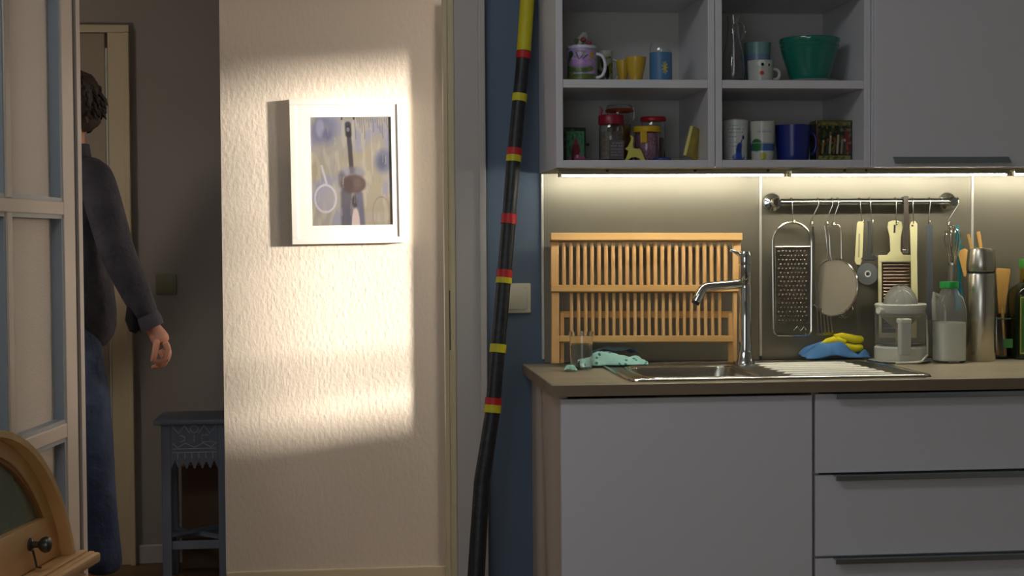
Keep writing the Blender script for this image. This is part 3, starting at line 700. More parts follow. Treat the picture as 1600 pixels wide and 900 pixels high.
# pizza cutter
t = thing('pizza_cutter', 'pizza cutter with grey wheel and dark handle', 'pizza cutter', U(1355, 446, -.06))
dgrey = mat('dark_grey_plastic', '#4b4a48', .4)
hp = [(1359, 345), (1360, 352), (1359.5, 375), (1360, 392), (1357.5, 402)]
obj('handle', MB().tube([U(x, y, -.058) for x, y in hp], [.0075, .008, .0062, .0085, .006], 12, flat=.6), dgrey, t)
plate('thumb_guard', [(1345, 404), (1352, 399), (1366, 398), (1372, 403), (1366, 407), (1352, 407)], -.056, .006, dgrey, t)
wc = U(1355.5, 428, -.066)
wh = obj('wheel', MB().lathe([(.0295, -.0004), (.0270, -.001), (0, -.001), (0, .001), (.027, .001), (.0295, .0004)], wc, 36, axis=(0, -1, 0)), mat('grey_wheel', '#9ba0a0', .35, .7), t)
obj('hub_ring', MB().tube([wc+Vector((.0075*cos(a_), -.002, .0075*sin(a_))) for a_ in np.linspace(0, 2*pi, 17)[:-1]], .0016, 8, closed=True), mat('hub_white', '#e4e2d8', .4), wh)
obj('axle', MB().lathe([(.0035, -.004), (.0035, .004), (0, .0045)], wc, 12, axis=(0, -1, 0)), dgrey, wh)
# cream grater
t = thing('cream_grater', 'cream plastic framed hand grater hanging behind the juicer', 'grater', U(1402, 520, -.045))
gyc = -.038
hdl = [(1372, 399), (1386, 398), (1391, 392), (1390, 370), (1386.5, 355), (1388, 347), (1394, 344.5), (1403, 344.5), (1409, 347), (1410.5, 355), (1407.5, 370), (1407, 392), (1411, 398), (1433, 399), (1433, 409), (1372, 409)]
plate('handle', hdl, gyc, .007, cream_p, t)
plate('hang_slot', [(1396.5, 351), (1399.5, 351), (1399, 364), (1396, 364)], gyc-.0069, .0006, dgrey, t, 0)
plate('frame_side', [(1372, 409), (1377.5, 409), (1377.5, 520), (1372, 520)], gyc, .007, cream_p, t)
plate('frame_side', [(1423, 409), (1433, 409), (1433, 520), (1424, 520)], gyc, .007, cream_p, t)
plate('frame_end', [(1372, 520), (1433, 520), (1433, 528), (1372, 528)], gyc, .007, cream_p, t)
pl = plate('grater_plate', [(1377.5, 409), (1423, 409), (1424, 520), (1377.5, 520)], gyc-.001, .003, mat('dark_grater_plate', '#6d5c52', .35, .9), t, 0)
plate('plate_lip', [(1378, 407.5), (1423, 407.5), (1423, 410.5), (1378, 410.5)], gyc-.004, .002, steel_b, pl, .0005)
k = MB()
for j in range(20):
    y = 414+j*5.2; a1_, a2_ = U(1380, y, gyc-.0045), U(1421, y, gyc-.0045); k.tube([a1_, a2_], .0016, 5)
obj('grater_ribs', k, mat('grater_rib', '#9a8678', .3, .9), pl, kind='stuff')
# strap, spreader, sharpener
t = thing('dark_strap', 'dark flat strap looped over the utensil rail', 'strap', U(1415, 396, -.063))
plate('strap_band', [(1411.5, 306), (1419, 306), (1420, 340), (1418.5, 391), (1411, 391), (1412.5, 340)], -.0615, .003, mat('brown_black_leather', '#4a413b', .5), t)
obj('strap_loop', MB().box(U(1411.5, 306).x, U(1419, 306).x, -.0625, -.036, RZ+.0105, RZ+.0135, .0008), MATS['brown_black_leather'], t, smooth=False)
plate('strap_tip', [(1410.5, 390), (1419, 390), (1418.5, 396), (1411, 396)], -.061, .004, steel_b, t, .0006)
t = thing('cream_spreader', 'narrow cream plastic spreader hanging right of the cream grater', 'spreader', U(1427, 500, -.055))
sp_ = plate('blade', [(1421.5, 352), (1424, 346.5), (1430, 345.5), (1433.5, 350), (1433, 400), (1434.5, 485), (1425, 487), (1423, 400)], -.052, .005, cream_p, t)
obj('hang_hole', MB().lathe([(.0028, 0), (.0028, .0012), (0, .0012)], U(1425.5, 352.5, -.057), 10, axis=(0, -1, 0)), dgrey, sp_)
t = thing('knife_sharpener', 'long dark grey knife sharpener hanging beside the whisk', 'sharpener', U(1452, 505, -.05))
plate('blade_cover', [(1447, 353), (1449, 350), (1455, 350), (1457.5, 353), (1457.5, 430), (1456, 500), (1448.5, 500), (1448, 430)], -.05, .007, mat('slate_plastic', '#4f5358', .4), t)
obj('end_eye', MB().tube([U(1451.5, 347.5, -.053)+Vector((.003*cos(a_), 0, .004*sin(a_))) for a_ in np.linspace(0, 2*pi, 13)[:-1]], .0012, 6, closed=True), steel_b, t)
# whisk and teal brush
wy = -.058
t = thing('balloon_whisk', 'steel balloon whisk hanging upside down by its wires', 'whisk', U(1488, 450, wy))
wc_ = U(1488, 412, wy)
for i in range(6):
    th = pi*i/6; ps = []
    for k in range(21):
        s = pi*k/20; z = (1-abs(cos(s))**1.7)
        side = cos(s); prof = np.interp(z, [0, .3, .7, .9, 1.], [.25, .62, 1., .75, 0.])
        r2 = 14.5*mpx*prof*(1 if side > 0 else -1)
        ps.append(wc_+Vector((r2*cos(th), r2*sin(th)*.9, 62*mpx*z)))
    obj('wire_loop', MB().tube(ps, .0013, 6), steel_b, t)
obj('collar', MB().tube([wc_+Vector((0, 0, .002)), wc_-Vector((0, 0, .004))], .011, 14), steel_b, t)
obj('handle', MB().tube([wc_-Vector((0, 0, .002)), U(1487, 440, wy), U(1486, 462, wy)], [.009, .010, .007], 14), mat('grey_handle', '#77746a', .35, .6), t)
t = thing('teal_brush', 'teal plastic pastry brush hanging behind the whisk', 'brush', U(1499, 480, -.03))
teal_p = mat('teal_plastic', '#1d8794', .3)
obj('handle', MB().tube([U(x, y, -.03) for x, y in ((1494, 352), (1497, 365), (1500, 400), (1499, 445))], [.006, .008, .0075, .006], 10, flat=.6), teal_p, t)
obj('brush_head', MB().tube([U(1499, 443, -.03), U(1499, 452, -.03), U(1499, 485, -.03)], [.006, .0095, .011], 12, flat=.6), mat('teal_bristle', '#1a6f86', .6), t)

# ------------------------------------------------------------------ citrus juicer
jc = Vector((.953, -.125, CT)); t = thing('citrus_juicer', 'pale grey citrus juicer with clear jug and dome', 'juicer', jc)
jz = lambda py: W(1408, py, jc.y).z-CT
jgrey = mat('juicer_grey', '#c9c8bd', .4)
obj('base', MB().lathe([(0, 0), (.066, 0), (.069, .004), (.069, jz(546)), (.064, jz(543)), (0, jz(543))], jc+Vector((0, 0, .0065)), 40), jgrey, t)
obj('jug', MB().lathe([(.060, jz(542)), (.067, jz(540)), (.069, jz(486)), (.0675, jz(486)), (.0655, jz(538)), (.060, jz(540))], jc+Vector((0, 0, .004)), 40), clear_plastic, t)
obj('tray', MB().lathe([(0, jz(494)), (.05, jz(492)), (.063, jz(488)), (.066, jz(480)), (.0685, jz(476)), (.066, jz(474)), (.03, jz(477)), (0, jz(476))], jc, 40), jgrey, t)
cn = obj('cone', MB().lathe([(.034, 0), (.030, .012), (.020, .026), (.008, .036), (0, .038)], jc+Vector((0, 0, jz(477))), 24), mat('juicer_white', '#e6e4da', .35), t)
for i in range(8):
    a_ = 2*pi*i/8
    obj('cone_rib', MB().tube([jc+Vector((cos(a_)*r_, sin(a_)*r_, jz(477)+z_)) for r_, z_ in ((.035, .001), (.031, .013), (.021, .027), (.006, .038))], .002, 6), MATS['juicer_white'], cn)
obj('dome', MB().lathe([(.045, 0), (.0435, .012), (.037, .030), (.024, .046), (.010, .0535), (0, .055), (0, .0535), (.010, .052), (.023, .0445), (.0355, .029), (.042, .012), (.0435, 0)], jc+Vector((0, 0, jz(476))), 36), clear_plastic, t)
hx = W(1411, 520, jc.y-.07).x
obj('handle', MB().box(hx-.0155, hx+.0155, jc.y-.092, jc.y-.068, CT+jz(552), CT+jz(497), .006, 3), mat('juicer_handle', '#b4b4ae', .4), t)
obj('handle_cap', MB().box(hx-.016, hx+.016, jc.y-.094, jc.y-.06, CT+jz(503), CT+jz(495), .004, 3), jgrey, t)
obj('spout', MB().tube([jc+Vector((-.05, -.02, jz(487))), jc+Vector((-.072, -.03, jz(484)))], [.012, .009], 12), jgrey, t)
obj('inner_funnel', MB().lathe([(.055, jz(492)), (.03, jz(505)), (.012, jz(512)), (.012, jz(540)), (.010, jz(540)), (.010, jz(513)), (.028, jz(507)), (.052, jz(494))], jc, 30), mat('juicer_amber', '#d6c98a', .4, trans=.5), t)
cb = [(1447, 482), (1449, 500), (1449, 540), (1449.5, 555), (1446, 562), (1436, 565.5), (1415, 567.5), (1395, 566.5)]
cps = [jc+Vector((.055, -.015, jz(484))), W(1447, 492, jc.y-.03), W(1449, 530, jc.y-.035), W(1449, 555, jc.y-.035)]
k_ = Hz(1440, 565, CT+.009); cps += [Vector((k_.x+.012, k_.y+.012, CT+.018)), Vector((k_.x, k_.y, CT+.009)), Vector((k_.x-.04, k_.y-.028, CT+.009)), Vector((k_.x-.08, k_.y-.03, CT+.009))]
obj('power_cable', MB().tube(cps, .0028, 8), mat('white_cable', '#d3d1c6', .4), t)
o = obj('saucer', MB().lathe([(0, 0), (.05, 0), (.078, .0035), (.0805, .0055), (.079, .0062), (.05, .0045), (0, .0045)], (.949, -.125, CT+.0003), 48), mat('white_china', '#e2e0d4', .25))
tag(o, 'flat white saucer under the citrus juicer', 'saucer')
mg = Vector((.985, -.032, CT))

# ------------------------------------------------------------------ milk bottle
mc = Vector((1.072, -.165, CT)); t = thing('milk_bottle', 'clear milk bottle with green cap beside the juicer', 'bottle', mc)
mz = lambda py: W(1483, py, mc.y).z-CT
prof = [(0, .001), (.036, .001), (.041, .006), (.0415, mz(503)), (.0415, mz(490)), (.040, mz(480)), (.034, mz(466)), (.024, mz(457)), (.020, mz(453)), (.020, mz(447))]
obj('bottle_body', MB().lathe(prof+[(.019, mz(447)), (.019, mz(453)), (.023, mz(458)), (.033, mz(467)), (.039, mz(480)), (.0402, mz(490)), (.0402, mz(503)), (.0398, .007), (.035, .003), (0, .003)], mc, 40, power=3.2), clear_plastic, t)
obj('milk', MB().lathe([(0, .0035), (.035, .0035), (.0394, .008), (.0398, mz(504)), (.038, mz(503)), (0, mz(503))], mc, 40, power=3.2), mat('milk', '#f6f7e2', .4), t, label='milk filling')
obj('cap', MB().lathe([(0, mz(440)), (.0238, mz(440)), (.0245, mz(441)), (.0245, mz(450)), (.0215, mz(451)), (.0215, mz(449)), (0, mz(448))], mc, 32), mat('green_cap', '#1f8d3a', .35), t, label='green screw cap')
obj('grip', MB().tube([mc+Vector((-.026, -.0, mz(463))), mc+Vector((-.041, -.0, mz(458))), mc+Vector((-.042, 0, mz(470))), mc+Vector((-.041, 0, mz(488))), mc+Vector((-.040, 0, mz(500)))], .006, 10), mat('cloudy_plastic', '#dcdccb', .3, trans=.6), t)

# ------------------------------------------------------------------ thermos, utensil jar, oil bottle
tcn = Vector((1.175, -.130, CT)); t = thing('vacuum_flask', 'brushed steel vacuum flask with cup lid', 'flask', tcn)
tz = lambda py: W(1531, py, tcn.y).z-CT
flask_m = mat('flask_steel', '#c4beb0', .27, 1., bump=(240, .1, .0005, (1, 1, .02)))
obj('flask_body', MB().lathe([(0, 0), (.036, 0), (.038, .003), (.0385, tz(429)), (.037, tz(427)), (0, tz(427))], tcn, 40), flask_m, t)
obj('seal_ring', MB().lathe([(.0365, tz(428)), (.0372, tz(427)), (.0372, tz(424)), (.0365, tz(423))], tcn, 40), mat('dark_rubber', '#1d1d1e', .5), t)
obj('cup', MB().lathe([(.037, tz(424)), (.0385, tz(422)), (.0385, tz(412)), (.0355, tz(394)), (.033, tz(389)), (.030, tz(388)), (0, tz(387.5))], tcn, 40), flask_m, t)
uj = Vector((1.252, -.052, CT)); t = thing('utensil_jar', 'glass jar with a clip rim behind the vacuum flask', 'jar', uj)
uz = lambda py: W(1567, py, uj.y).z-CT
obj('jar_body', MB().lathe([(0, 0), (.036, 0), (.039, .004), (.039, uz(506)), (.036, uz(500)), (.036, uz(494)), (.0345, uz(494)), (.0345, uz(500)), (.037, uz(506)), (.037, .006), (0, .004)], uj, 32), glass_m, t)
obj('rim_band', MB().tube([uj+Vector((.0378*cos(a_), .0378*sin(a_), uz(497))) for a_ in np.linspace(0, 2*pi, 25)[:-1]], .0022, 8, closed=True), mat('grey_band', '#6f7a70', .4, .6), t)
k = obj('label', MB().box(uj.x+.004, uj.x+.03, uj.y-.040, uj.y-.0385, CT+uz(542), CT+uz(528), .0005), mat('green_label', '#4d8f4a', .6), t, smooth=False)
wood_u = mat('spoon_wood', '#cfa45c', .5, var=('#b98c48', 20, (1, 1, .15)))
def stick(px0, py0, px1, py1, y0, y1, r, label, blade=None):
    a_, b_ = W(px0, py0, y0), W(px1, py1, y1)
    a_ = uj+(a_-uj); t = thing('wooden_spoon', label, 'spoon', a_, group='wooden spoons in the utensil jar')
    obj('handle', MB().tube([a_, b_], r, 10), wood_u, t)
    if blade:
        poly, y = blade
        obj('blade', MB().prism(poly, lambda q, c, d: W(q, c, d), y, y-.006, .0015), wood_u, t, smooth=False)
stick(1560, 552, 1528.5, 362, -.052, -.058, .0052, 'wooden spoon stick rising straight behind the flask')
stick(1555, 552, 1513, 366, -.046, -.032, .0042, 'thin wooden stick at the left behind the flask')
stick(1571, 552, 1566, 480, -.055, -.045, .004, 'pale flat wooden spatula standing right of the flask', ([(1560, 490), (1556, 422), (1558, 419), (1578, 420), (1579, 424), (1573, 468), (1571, 490)], -.042))
stick(1549, 552, 1510, 430, -.062, -.050, .004, 'wooden spatula tip showing left of the flask', ([(1506, 432), (1497, 398), (1500, 391), (1508, 388), (1513, 392), (1513, 432)], -.048))
oc = W(1604, 500, -.075); oc.z = CT; t = thing('oil_bottle', 'dark green olive oil bottle with green label at the right edge', 'bottle', oc)
oz = lambda py: W(1600, py, oc.y).z-CT
dk = mat('dark_green_glass', '#1d2a14', .08, trans=.35, ior=1.5)
obj('bottle_body', MB().lathe([(0, 0), (.040, 0), (.043, .004), (.043, oz(462)), (.038, oz(452)), (.026, oz(446)), (.0165, oz(441)), (.0155, oz(436)), (0, oz(436))], oc, 40, power=5), dk, t)
obj('neck_wrap', MB().lathe([(.0165, oz(442)), (.0185, oz(440)), (.0185, oz(419)), (0, oz(419))], oc, 28), mat('gold_brown_foil', '#8a7434', .35, .5), t)
obj('cap', MB().lathe([(.020, oz(419)), (.0205, oz(418)), (.0205, oz(406)), (.0195, oz(405)), (0, oz(404.5))], oc, 28), mat('oil_cap_green', '#3f8f33', .4), t)
P = Paint(60, 110, '#39672a'); P.rect(0, 1, 0, .025, '#a9a23e').rect(0, 1, .975, 1, '#a9a23e').rect(0, .04, 0, 1, '#a9a23e').rect(.96, 1, 0, 1, '#a9a23e')
P.text(.14, .86, .90, .045, '#c9cf9a', 1, 5).ell(.4, .77, .22, .075, '#9db07a', .2, .8).ell(.4, .77, .12, .04, '#39672a', .2, .9)
P.text(.14, .86, .62, .07, '#c6cf9c', .9, 4).text(.14, .86, .5, .025, '#a4b56e', .9, 9).text(.14, .7, .38, .04, '#b3c08c', .8, 6).text(.14, .7, .3, .03, '#a4b56e', .8, 8).text(.3, .7, .09, .03, '#a4b56e', .8, 5)
print_panel('label', P, (oc.x-.038, oc.y-.0436, CT+oz(551)), (.076, 0, 0), (0, 0, oz(462.5)-oz(551)), mat('print_satin', rough=.5, attr=True), t, 'green label with yellow border and pale lettering')

# ------------------------------------------------------------------ things on the open shelves
pg = mat('print_glossy', rough=.25, attr=True)
SL, SM = WZ+.019, SHZ+.0005
def X(px, y, py=200): return W(px, py, y).x
def hgt(py, y, base, px=1100): return W(px, py, y).z-base
def mug(name, label, cat, pxl, pxr, pyt, y, base, paint, taper=1., handle=None, m=None, inner='#e4e2da', group=None, hm=None, foot=None):
    x0, x1 = X(pxl, y), X(pxr, y); r = (x1-x0)/2; h = hgt(pyt, y, base, (pxl+pxr)/2)
    c = Vector(((x0+x1)/2, y, base)); t = thing(name, label, cat, c, group=group)
    rb = r*taper
    prof = foot(r, h) if foot else [(rb*.92, 0), (rb, h*.04), (r, h)]
    print_lathe('cup_body', paint, prof, c, m or pg, t)
    ri = prof[-1][0]
    obj('cup_inside', MB().lathe([(0, h*.06), (prof[1][0]-.004, h*.08), (ri-.003, h*.97), (ri-.0012, h), (ri, h)], c, 40), mat('glaze_'+inner[1:], inner, .25), t)
    obj('cup_foot', MB().lathe([(0, .0005), (prof[0][0], .0002), (prof[0][0]*.98, .003)], c, 30), mat('glaze_'+inner[1:], inner, .25), t)
    if handle:
        ang, hw_, z0, z1, rr = handle
        e = Vector((cos(ang), sin(ang), 0)); ps = []
        for k in range(13):
            s = -pi/2+pi*k/12
            ps.append(c+e*(r*.96+hw_*cos(s)**.7 if cos(s) > 0 else r*.96)+Vector((0, 0, h*((z0+z1)/2)+h*(z1-z0)/2*sin(s))))
        obj('handle', MB().tube(ps, rr, 10), hm or mat('glaze_'+inner[1:], inner, .25), t)
    return t, c, r, h
# purple mug
P = Paint(120, 60, '#b79bd0'); P.rect(0, 1, .93, 1, '#d5d8e2').blot('#c7b0d8', 9, .1, .7, 4.)
P.ell(.36, .30, .05, .42, '#3f5a30', .2).ell(.38, .75, .035, .1, '#33482c', .2).ell(.5, .36, .16, .12, '#4d6b3a', .3).rect(0, 1, 0, .22, '#4d5f38').blot('#7d8d3a', 14, .15, .6, 2.).rect(0, 1, .06, .2, '#6d7f42', .4)
for a_ in ((.45, .78, .48, .6), (.48, .6, .52, .7), (.52, .62, .57, .72), (.52, .62, .56, .52)): P.line(*a_, .008, '#2f2a3a', 1, .5)
P.ell(.63, .72, .03, .12, '#c99a5a', .4).ell(.5, .5, .14, .12, '#c08fd0', .5, .7)
mug('coffee_mug', 'lilac mug with green plant print holding a flower sprig', 'mug', 886, 932, 72.5, -.27, SM, P, .97, (-.25, .024, .12, .78, .0042), inner='#dcdde2', group='mugs on the shelves')
fc = Vector((X(909, -.27), -.27, SM+.08)); t = thing('flower_sprig', 'dried red and green flower sprig in the lilac mug', 'flowers', fc)
lm = mat('sprig_green', '#5d7440', .7); rm_ = mat('sprig_red', '#9a4450', .7); wm_ = mat('sprig_pale', '#b7b2a6', .5)
for i in range(9):
    a_ = i*2.4; e = Vector((cos(a_)*.016, sin(a_)*.016, .008+.016*((i*5) % 4)/3))
    obj('leaf', MB().tube([fc, fc+e*.6, fc+e], [.002, .007, .001], 6, flat=.3), (lm, rm_, lm, wm_)[i % 4], t)
for i, (dx_, dz_) in enumerate(((-.012, .022), (.004, .026), (.018, .018))):
    obj('petal', MB().lathe([(0, -.006), (.006, -.003), (.008, .002), (.004, .006), (0, .007)], fc+Vector((dx_, -.006, dz_)), 10), (lm, rm_, rm_)[i], t)
obj('cellophane', MB().tube([fc, fc+Vector((.004, .004, .03)), fc+Vector((.010, .002, .046))], [.004, .014, .005], 8, flat=.3), mat('cellophane', '#d8d6cc', .2, trans=.6, ior=1.2), t)
# second mug
P = Paint(100, 50, '#aaa79a'); P.blot('#3d4a2c', 6, .0, .9, 7.).blot('#8f9a3e', 7, .2, .8, 12.).ell(.55, .35, .05, .2, '#141512', .3).ell(.47, .6, .05, .12, '#2e3a22', .3).rect(0, 1, .82, 1, '#b6b3a6')
mug('coffee_mug', 'mug with green and black leaf print behind the lilac mug', 'mug', 934, 957.5, 80, -.19, SM, P, 1., (-.2, .017, .15, .75, .0035), inner='#b8b4a6', group='mugs on the shelves')
def eggcup(r, h): return [(r*.62, 0), (r*.60, h*.05), (r*.62, h*.18), (r*.82, h*.5), (r*.96, h*.82), (r, h)]
for (l, r_, tp, y, lab) in ((963.5, 984, 94.5, -.215, 'small yellow egg cup behind the larger yellow cup'), (977.5, 1010, 89.5, -.265, 'yellow flared cup in front of the small egg cup')):
    mug('yellow_cup', lab, 'cup', l, r_, tp, y, SM, Paint(24, 14, '#c9a437'), inner='#b8922c', group='yellow cups', foot=eggcup)
# blue jar with daisy
y = -.26; c = Vector(((X(1015.5, y)+X(1050, y))/2, y, SM)); r = (X(1050, y)-X(1015.5, y))/2; h = hgt(83, y, SM, 1033); H = hgt(68, y, SM, 1033)
t = thing('daisy_jar', 'blue glass jar with a yellow daisy on the top shelf', 'jar', c)
P = Paint(150, 60, '#4f7ba4')
for k in range(9):
    a_ = 2*pi*k/9; P.line(.56, .48, .56+.045*cos(a_), .48+.20*sin(a_), .008, '#cdbb5c', 1, .36)
P.ell(.56, .48, .018, .05, '#d8b840', .2)
print_lathe('blue_coating', P, [(r*.96, 0), (r, .004), (r, h)], c, pg, t)
obj('glass_wall', MB().lathe([(0, .001), (r*.94, .001), (r*.985, .005), (r*.985, h), (r*.98, H*.9), (r*.86, H), (r*.82, H), (r*.93, H*.89), (r*.94, h), (r*.94, .006), (0, .005)], c, 36), glass_m, t)
obj('candle_wax', MB().lathe([(0, .006), (r*.92, .006), (r*.92, h*.97), (0, h*.95)], c, 30), mat('blue_wax', '#5b84ac', .5), t)
# --- upper right
y = -.27; c = Vector((X(1146, y), y, SM)); t = thing('glass_carafe', 'clear glass carafe with a handle in the corner of the shelf', 'carafe', c)
hz_ = lambda py: hgt(py, y, SM, 1146)
r = (X(1164, y)-X(1129, y))/2
cp = [(0, .001), (r*.9, .001), (r, .006), (r, hz_(112)), (r*.86, hz_(85)), (r*.55, hz_(58)), (r*.48, hz_(40)), (r*.56, hz_(25))]
obj('carafe_body', MB().lathe(cp+[(q[0]-.0018, q[1]) for q in cp[:2:-1]]+[(r-.003, .008), (0, .006)], c, 36), glass_m, t)
obj('handle', MB().tube([c+Vector((.008, -.002, hz_(40))), c+Vector((.022, -.004, hz_(34))), c+Vector((.030, -.004, hz_(46))), c+Vector((.024, -.004, hz_(60))), c+Vector((.014, -.002, hz_(66)))], .0035, 10), glass_m, t)
P = Paint(120, 60, '#b9bbb4')
P.ell(.50, .86, .05, .14, '#d9dad6', .15).ell(.515, .79, .02, .08, '#0f1012', .2).ell(.60, .80, .035, .12, '#c9cac6', .15).ell(.605, .77, .016, .07, '#15161a', .2).ell(.505, .40, .032, .095, '#b8402e', .15)
P.line(.66, .74, .70, .62, .008, '#8a8b86', .8, .5)
mug('face_mug', 'white mug with painted eyes and a red nose', 'mug', 1168.5, 1208, 95.5, -.285, SM, P, .94, (-.12, .017, .12, .62, .0042), inner='#b9bbb4', group='mugs on the shelves')
P = Paint(40, 40, '#7fa9a2'); P.rect(0, 1, 0, .72, '#8096b0')
mug('turquoise_beaker', 'pale turquoise beaker with blue lower half behind the face mug', 'beaker', 1163, 1204, 67.5, -.185, SM, P, .84, inner='#7fa9a2')
y = -.235; c = Vector(((X(1219, y)+X(1311, y))/2, y, SM)); r = (X(1311, y)-X(1219, y))/2; hz_ = lambda py: hgt(py, y, SM, 1265)-.006
o = obj('serving_plate', MB().lathe([(0, .0005), (r*.7, .0005), (r*.93, .006), (r*.95, .008), (r*.93, .009), (r*.68, .004), (0, .004)], c, 48), mat('pale_plate', '#9aa8a0', .2)); tag(o, 'pale rimmed plate under the teal bowl', 'plate')
c2_ = c+Vector((0, 0, .0048)); t = thing('glass_bowl', 'tall teal glass bowl with ringed rim', 'bowl', c2_)
op = [(0, 0), (r*.62, 0), (r*.64, .004), (r*.66, .010), (r*.76, hz_(105)), (r*.88, hz_(88)), (r*.93, hz_(80)), (r*.95, hz_(78)), (r*.93, hz_(76)), (r*.97, hz_(72)), (r*.95, hz_(69)), (r*1.0, hz_(65)), (r*.99, hz_(61)), (r*.96, hz_(60))]
obj('bowl_body', MB().lathe(op+[(r*.93, hz_(62)), (r*.89, hz_(75)), (r*.85, hz_(88)), (r*.72, hz_(105)), (r*.6, .012), (0, .010)], c2_, 48), mat('teal_glass', '#2f9a84', .06, trans=.45, ior=1.5, coat=.5), t)
# --- lower left
y = -.24
t = thing('picture_card', 'small dark green framed picture card in the shelf corner', 'picture', (X(897, y), y, SL))
x0, x1, zt_ = X(881, y), X(915, y), W(897, 199, y).z
obj('card_back', MB().box(x0, x1, y, y+.012, SL, zt_, .001), mat('black_card', '#17201a', .5), t, smooth=False)
P = Paint(44, 60, '#1f2c22'); P.rect(.1, .95, .03, .9, '#4f8a64').blot('#2f5a3e', 9, .1, .8, 3.).ell(.55, .35, .2, .24, '#7a2436', .4).ell(.55, .6, .09, .1, '#8f3a40', .4).ell(.6, .08, .4, .12, '#b05a80', .4).ell(.4, .2, .08, .2, '#5d1f30', .4).ell(.62, .16, .05, .05, '#d0b0b8', .4)
print_panel('card_print', P, (x0+.001, y-.0006, SL+.001), (x1-x0-.002, 0, 0), (0, 0, zt_-SL-.003), pg, t)
obj('stand_knob', MB().lathe([(0, 0), (.004, .002), (.004, .008), (0, .01)], (x1+.001, y+.006, SL+.045), 10, axis=(1, 0, 0)), mat('black_card', '#17201a', .5), t)
def jar(name, label, pxl, pxr, py_lid_t, py_lid_b, y, lid_m, lid_over=1., fill=None, lidname='lid', wall=None, group='storage jars'):
    x0, x1 = X(pxl, y), X(pxr, y); r = (x1-x0)/2; c = Vector(((x0+x1)/2, y, SL)); h = hgt(py_lid_b, y, SL, (pxl+pxr)/2); H = hgt(py_lid_t, y, SL, (pxl+pxr)/2)
    t = thing(name, label, 'jar', c, group=group)
    obj('jar_glass', MB().lathe([(0, .0006), (r*.94, .0006), (r, .004), (r, h*.9), (r*.93, h), (r*.88, h), (r*.95, h*.89), (r*.95, .006), (0, .004)], c, 32), wall or glass_m, t)
    obj(lidname, MB().lathe([(0, h), (r*lid_over, h), (r*lid_over*1.02, h+.002), (r*lid_over*1.02, H-.003), (r*lid_over*.95, H), (0, H)], c, 32), lid_m, t)
    if fill: obj('contents', MB().lathe([(0, .005), (r*.93, .005), (r*.93, h*fill[1]), (0, h*fill[1]-.002)], c, 28), fill[0], t)
    return t, c, r, h, H
dred = mat('dark_red_lid', '#8a1a2e', .35); red = mat('red_lid', '#b51f26', .35); yel = mat('yellow_lid', '#cfa71e', .4)
t, c, r, h, H = jar('storage_jar', 'tall glass jar with a broad dark red lid and grey label', 936, 974, 180, 195, -.27, dred, 1.03, (mat('grey_grain', '#8d8378', .8, var=('#6b6258', 120)), .8))
P = Paint(40, 40, '#5a5357')
for i in range(5): P.text(.12, .9, .85-.16*i, .06, '#8f8a8c', .8, 9)
print_panel('label', P, (c.x-r*.35, c.y-r*1.06, SL+.004), (r*1.2, 0, 0), (0, 0, h*.52), MATS['print_matte'], t)
obj('lid_lever', MB().tube([c+Vector((-r*.9, -.004, H)), c+Vector((-r*.8, -.004, H+.012)), c+Vector((-r*.95, -.004, H+.020))], [.003, .004, .002], 8), dred, t)
org = mat('orange_seal', '#a8421f', .4)
t, c, r, h, H = jar('storage_jar', 'clip-top glass jar with an orange seal behind the dark red lid', 948, 988, 165, 172, -.18, glass_m, .98, (mat('amber_pasta', '#a87a3a', .7, var=('#7d5424', 90)), .72), 'glass_lid')
obj('rubber_seal', MB().tube([c+Vector((r*.98*cos(a_), r*.98*sin(a_), h-.002)) for a_ in np.linspace(0, 2*pi, 33)[:-1]], .0045, 8, closed=True), org, t)
obj('wire_clip', MB().tube([c+Vector((r*.9, -.014, h+.010)), c+Vector((r*1.06, -.014, h+.002)), c+Vector((r*1.1, -.014, h-.022)), c+Vector((r*1.0, -.014, h-.03)), c+Vector((r*1.02, -.014, h-.010))], .0016, 7), steel_b, t)
t, c, r, h, H = jar('storage_jar', 'jar with a red lid at the back of the lower shelf', 1002, 1039, 183, 190, -.17, red, 1.05, (mat('mixed_sweets', '#6d6a5a', .6, var=('#a83a34', 70)), .6))
t, c, r, h, H = jar('sweet_jar', 'jar of pink sprinkles with a yellow lid behind the yellow animal', 992, 1030, 198, 207, -.235, yel, 1.12, (mat('pink_sprinkles', '#b98aa0', .7, var=('#7d4a66', 220)), .96))
obj('lid_tab', MB().box(c.x-r*.75, c.x-r*.2, c.y-r*1.12, c.y-r*1.0, SL+h*.62, SL+h*1.02, .002), yel, t, smooth=False)
# yellow wooden animal
y = -.30
t_ = MB().prism([(870+a_/6.4, 155+b_/6.4) for a_, b_ in ((738, 345), (752, 342), (772, 368), (772, 395), (762, 440), (768, 470), (800, 478), (830, 475), (850, 500), (884, 585), (890, 600), (845, 600), (825, 575), (790, 562), (755, 565), (730, 580), (712, 600), (682, 600), (712, 530), (718, 500), (690, 484), (690, 470), (715, 455), (742, 400), (748, 370))], lambda a_, c_, d: W(a_, c_, y)+Vector((0, d, 0)), 0, .012, .002)
low = min(v.co.z for v in t_.bm.verts); bmesh.ops.translate(t_.bm, verts=t_.bm.verts, vec=(0, 0, SL-low))
o = obj('animal_figurine', t_, mat('yellow_painted_wood', '#c8c05a', .5), smooth=False); tag(o, 'flat yellow long-necked wooden animal on the lower shelf', 'figurine')
# small blue lid
y = -.285; c = Vector((X(1034, y), y, SL)); o = obj('blue_saucer', MB().lathe([(0, 0), (.022, 0), (.0235, .001), (.0235, .0065), (.022, .008), (0, .008)], c, 28), mat('blue_lid', '#24408f', .4)); tag(o, 'flat little blue dish lying right of the yellow animal', 'dish')
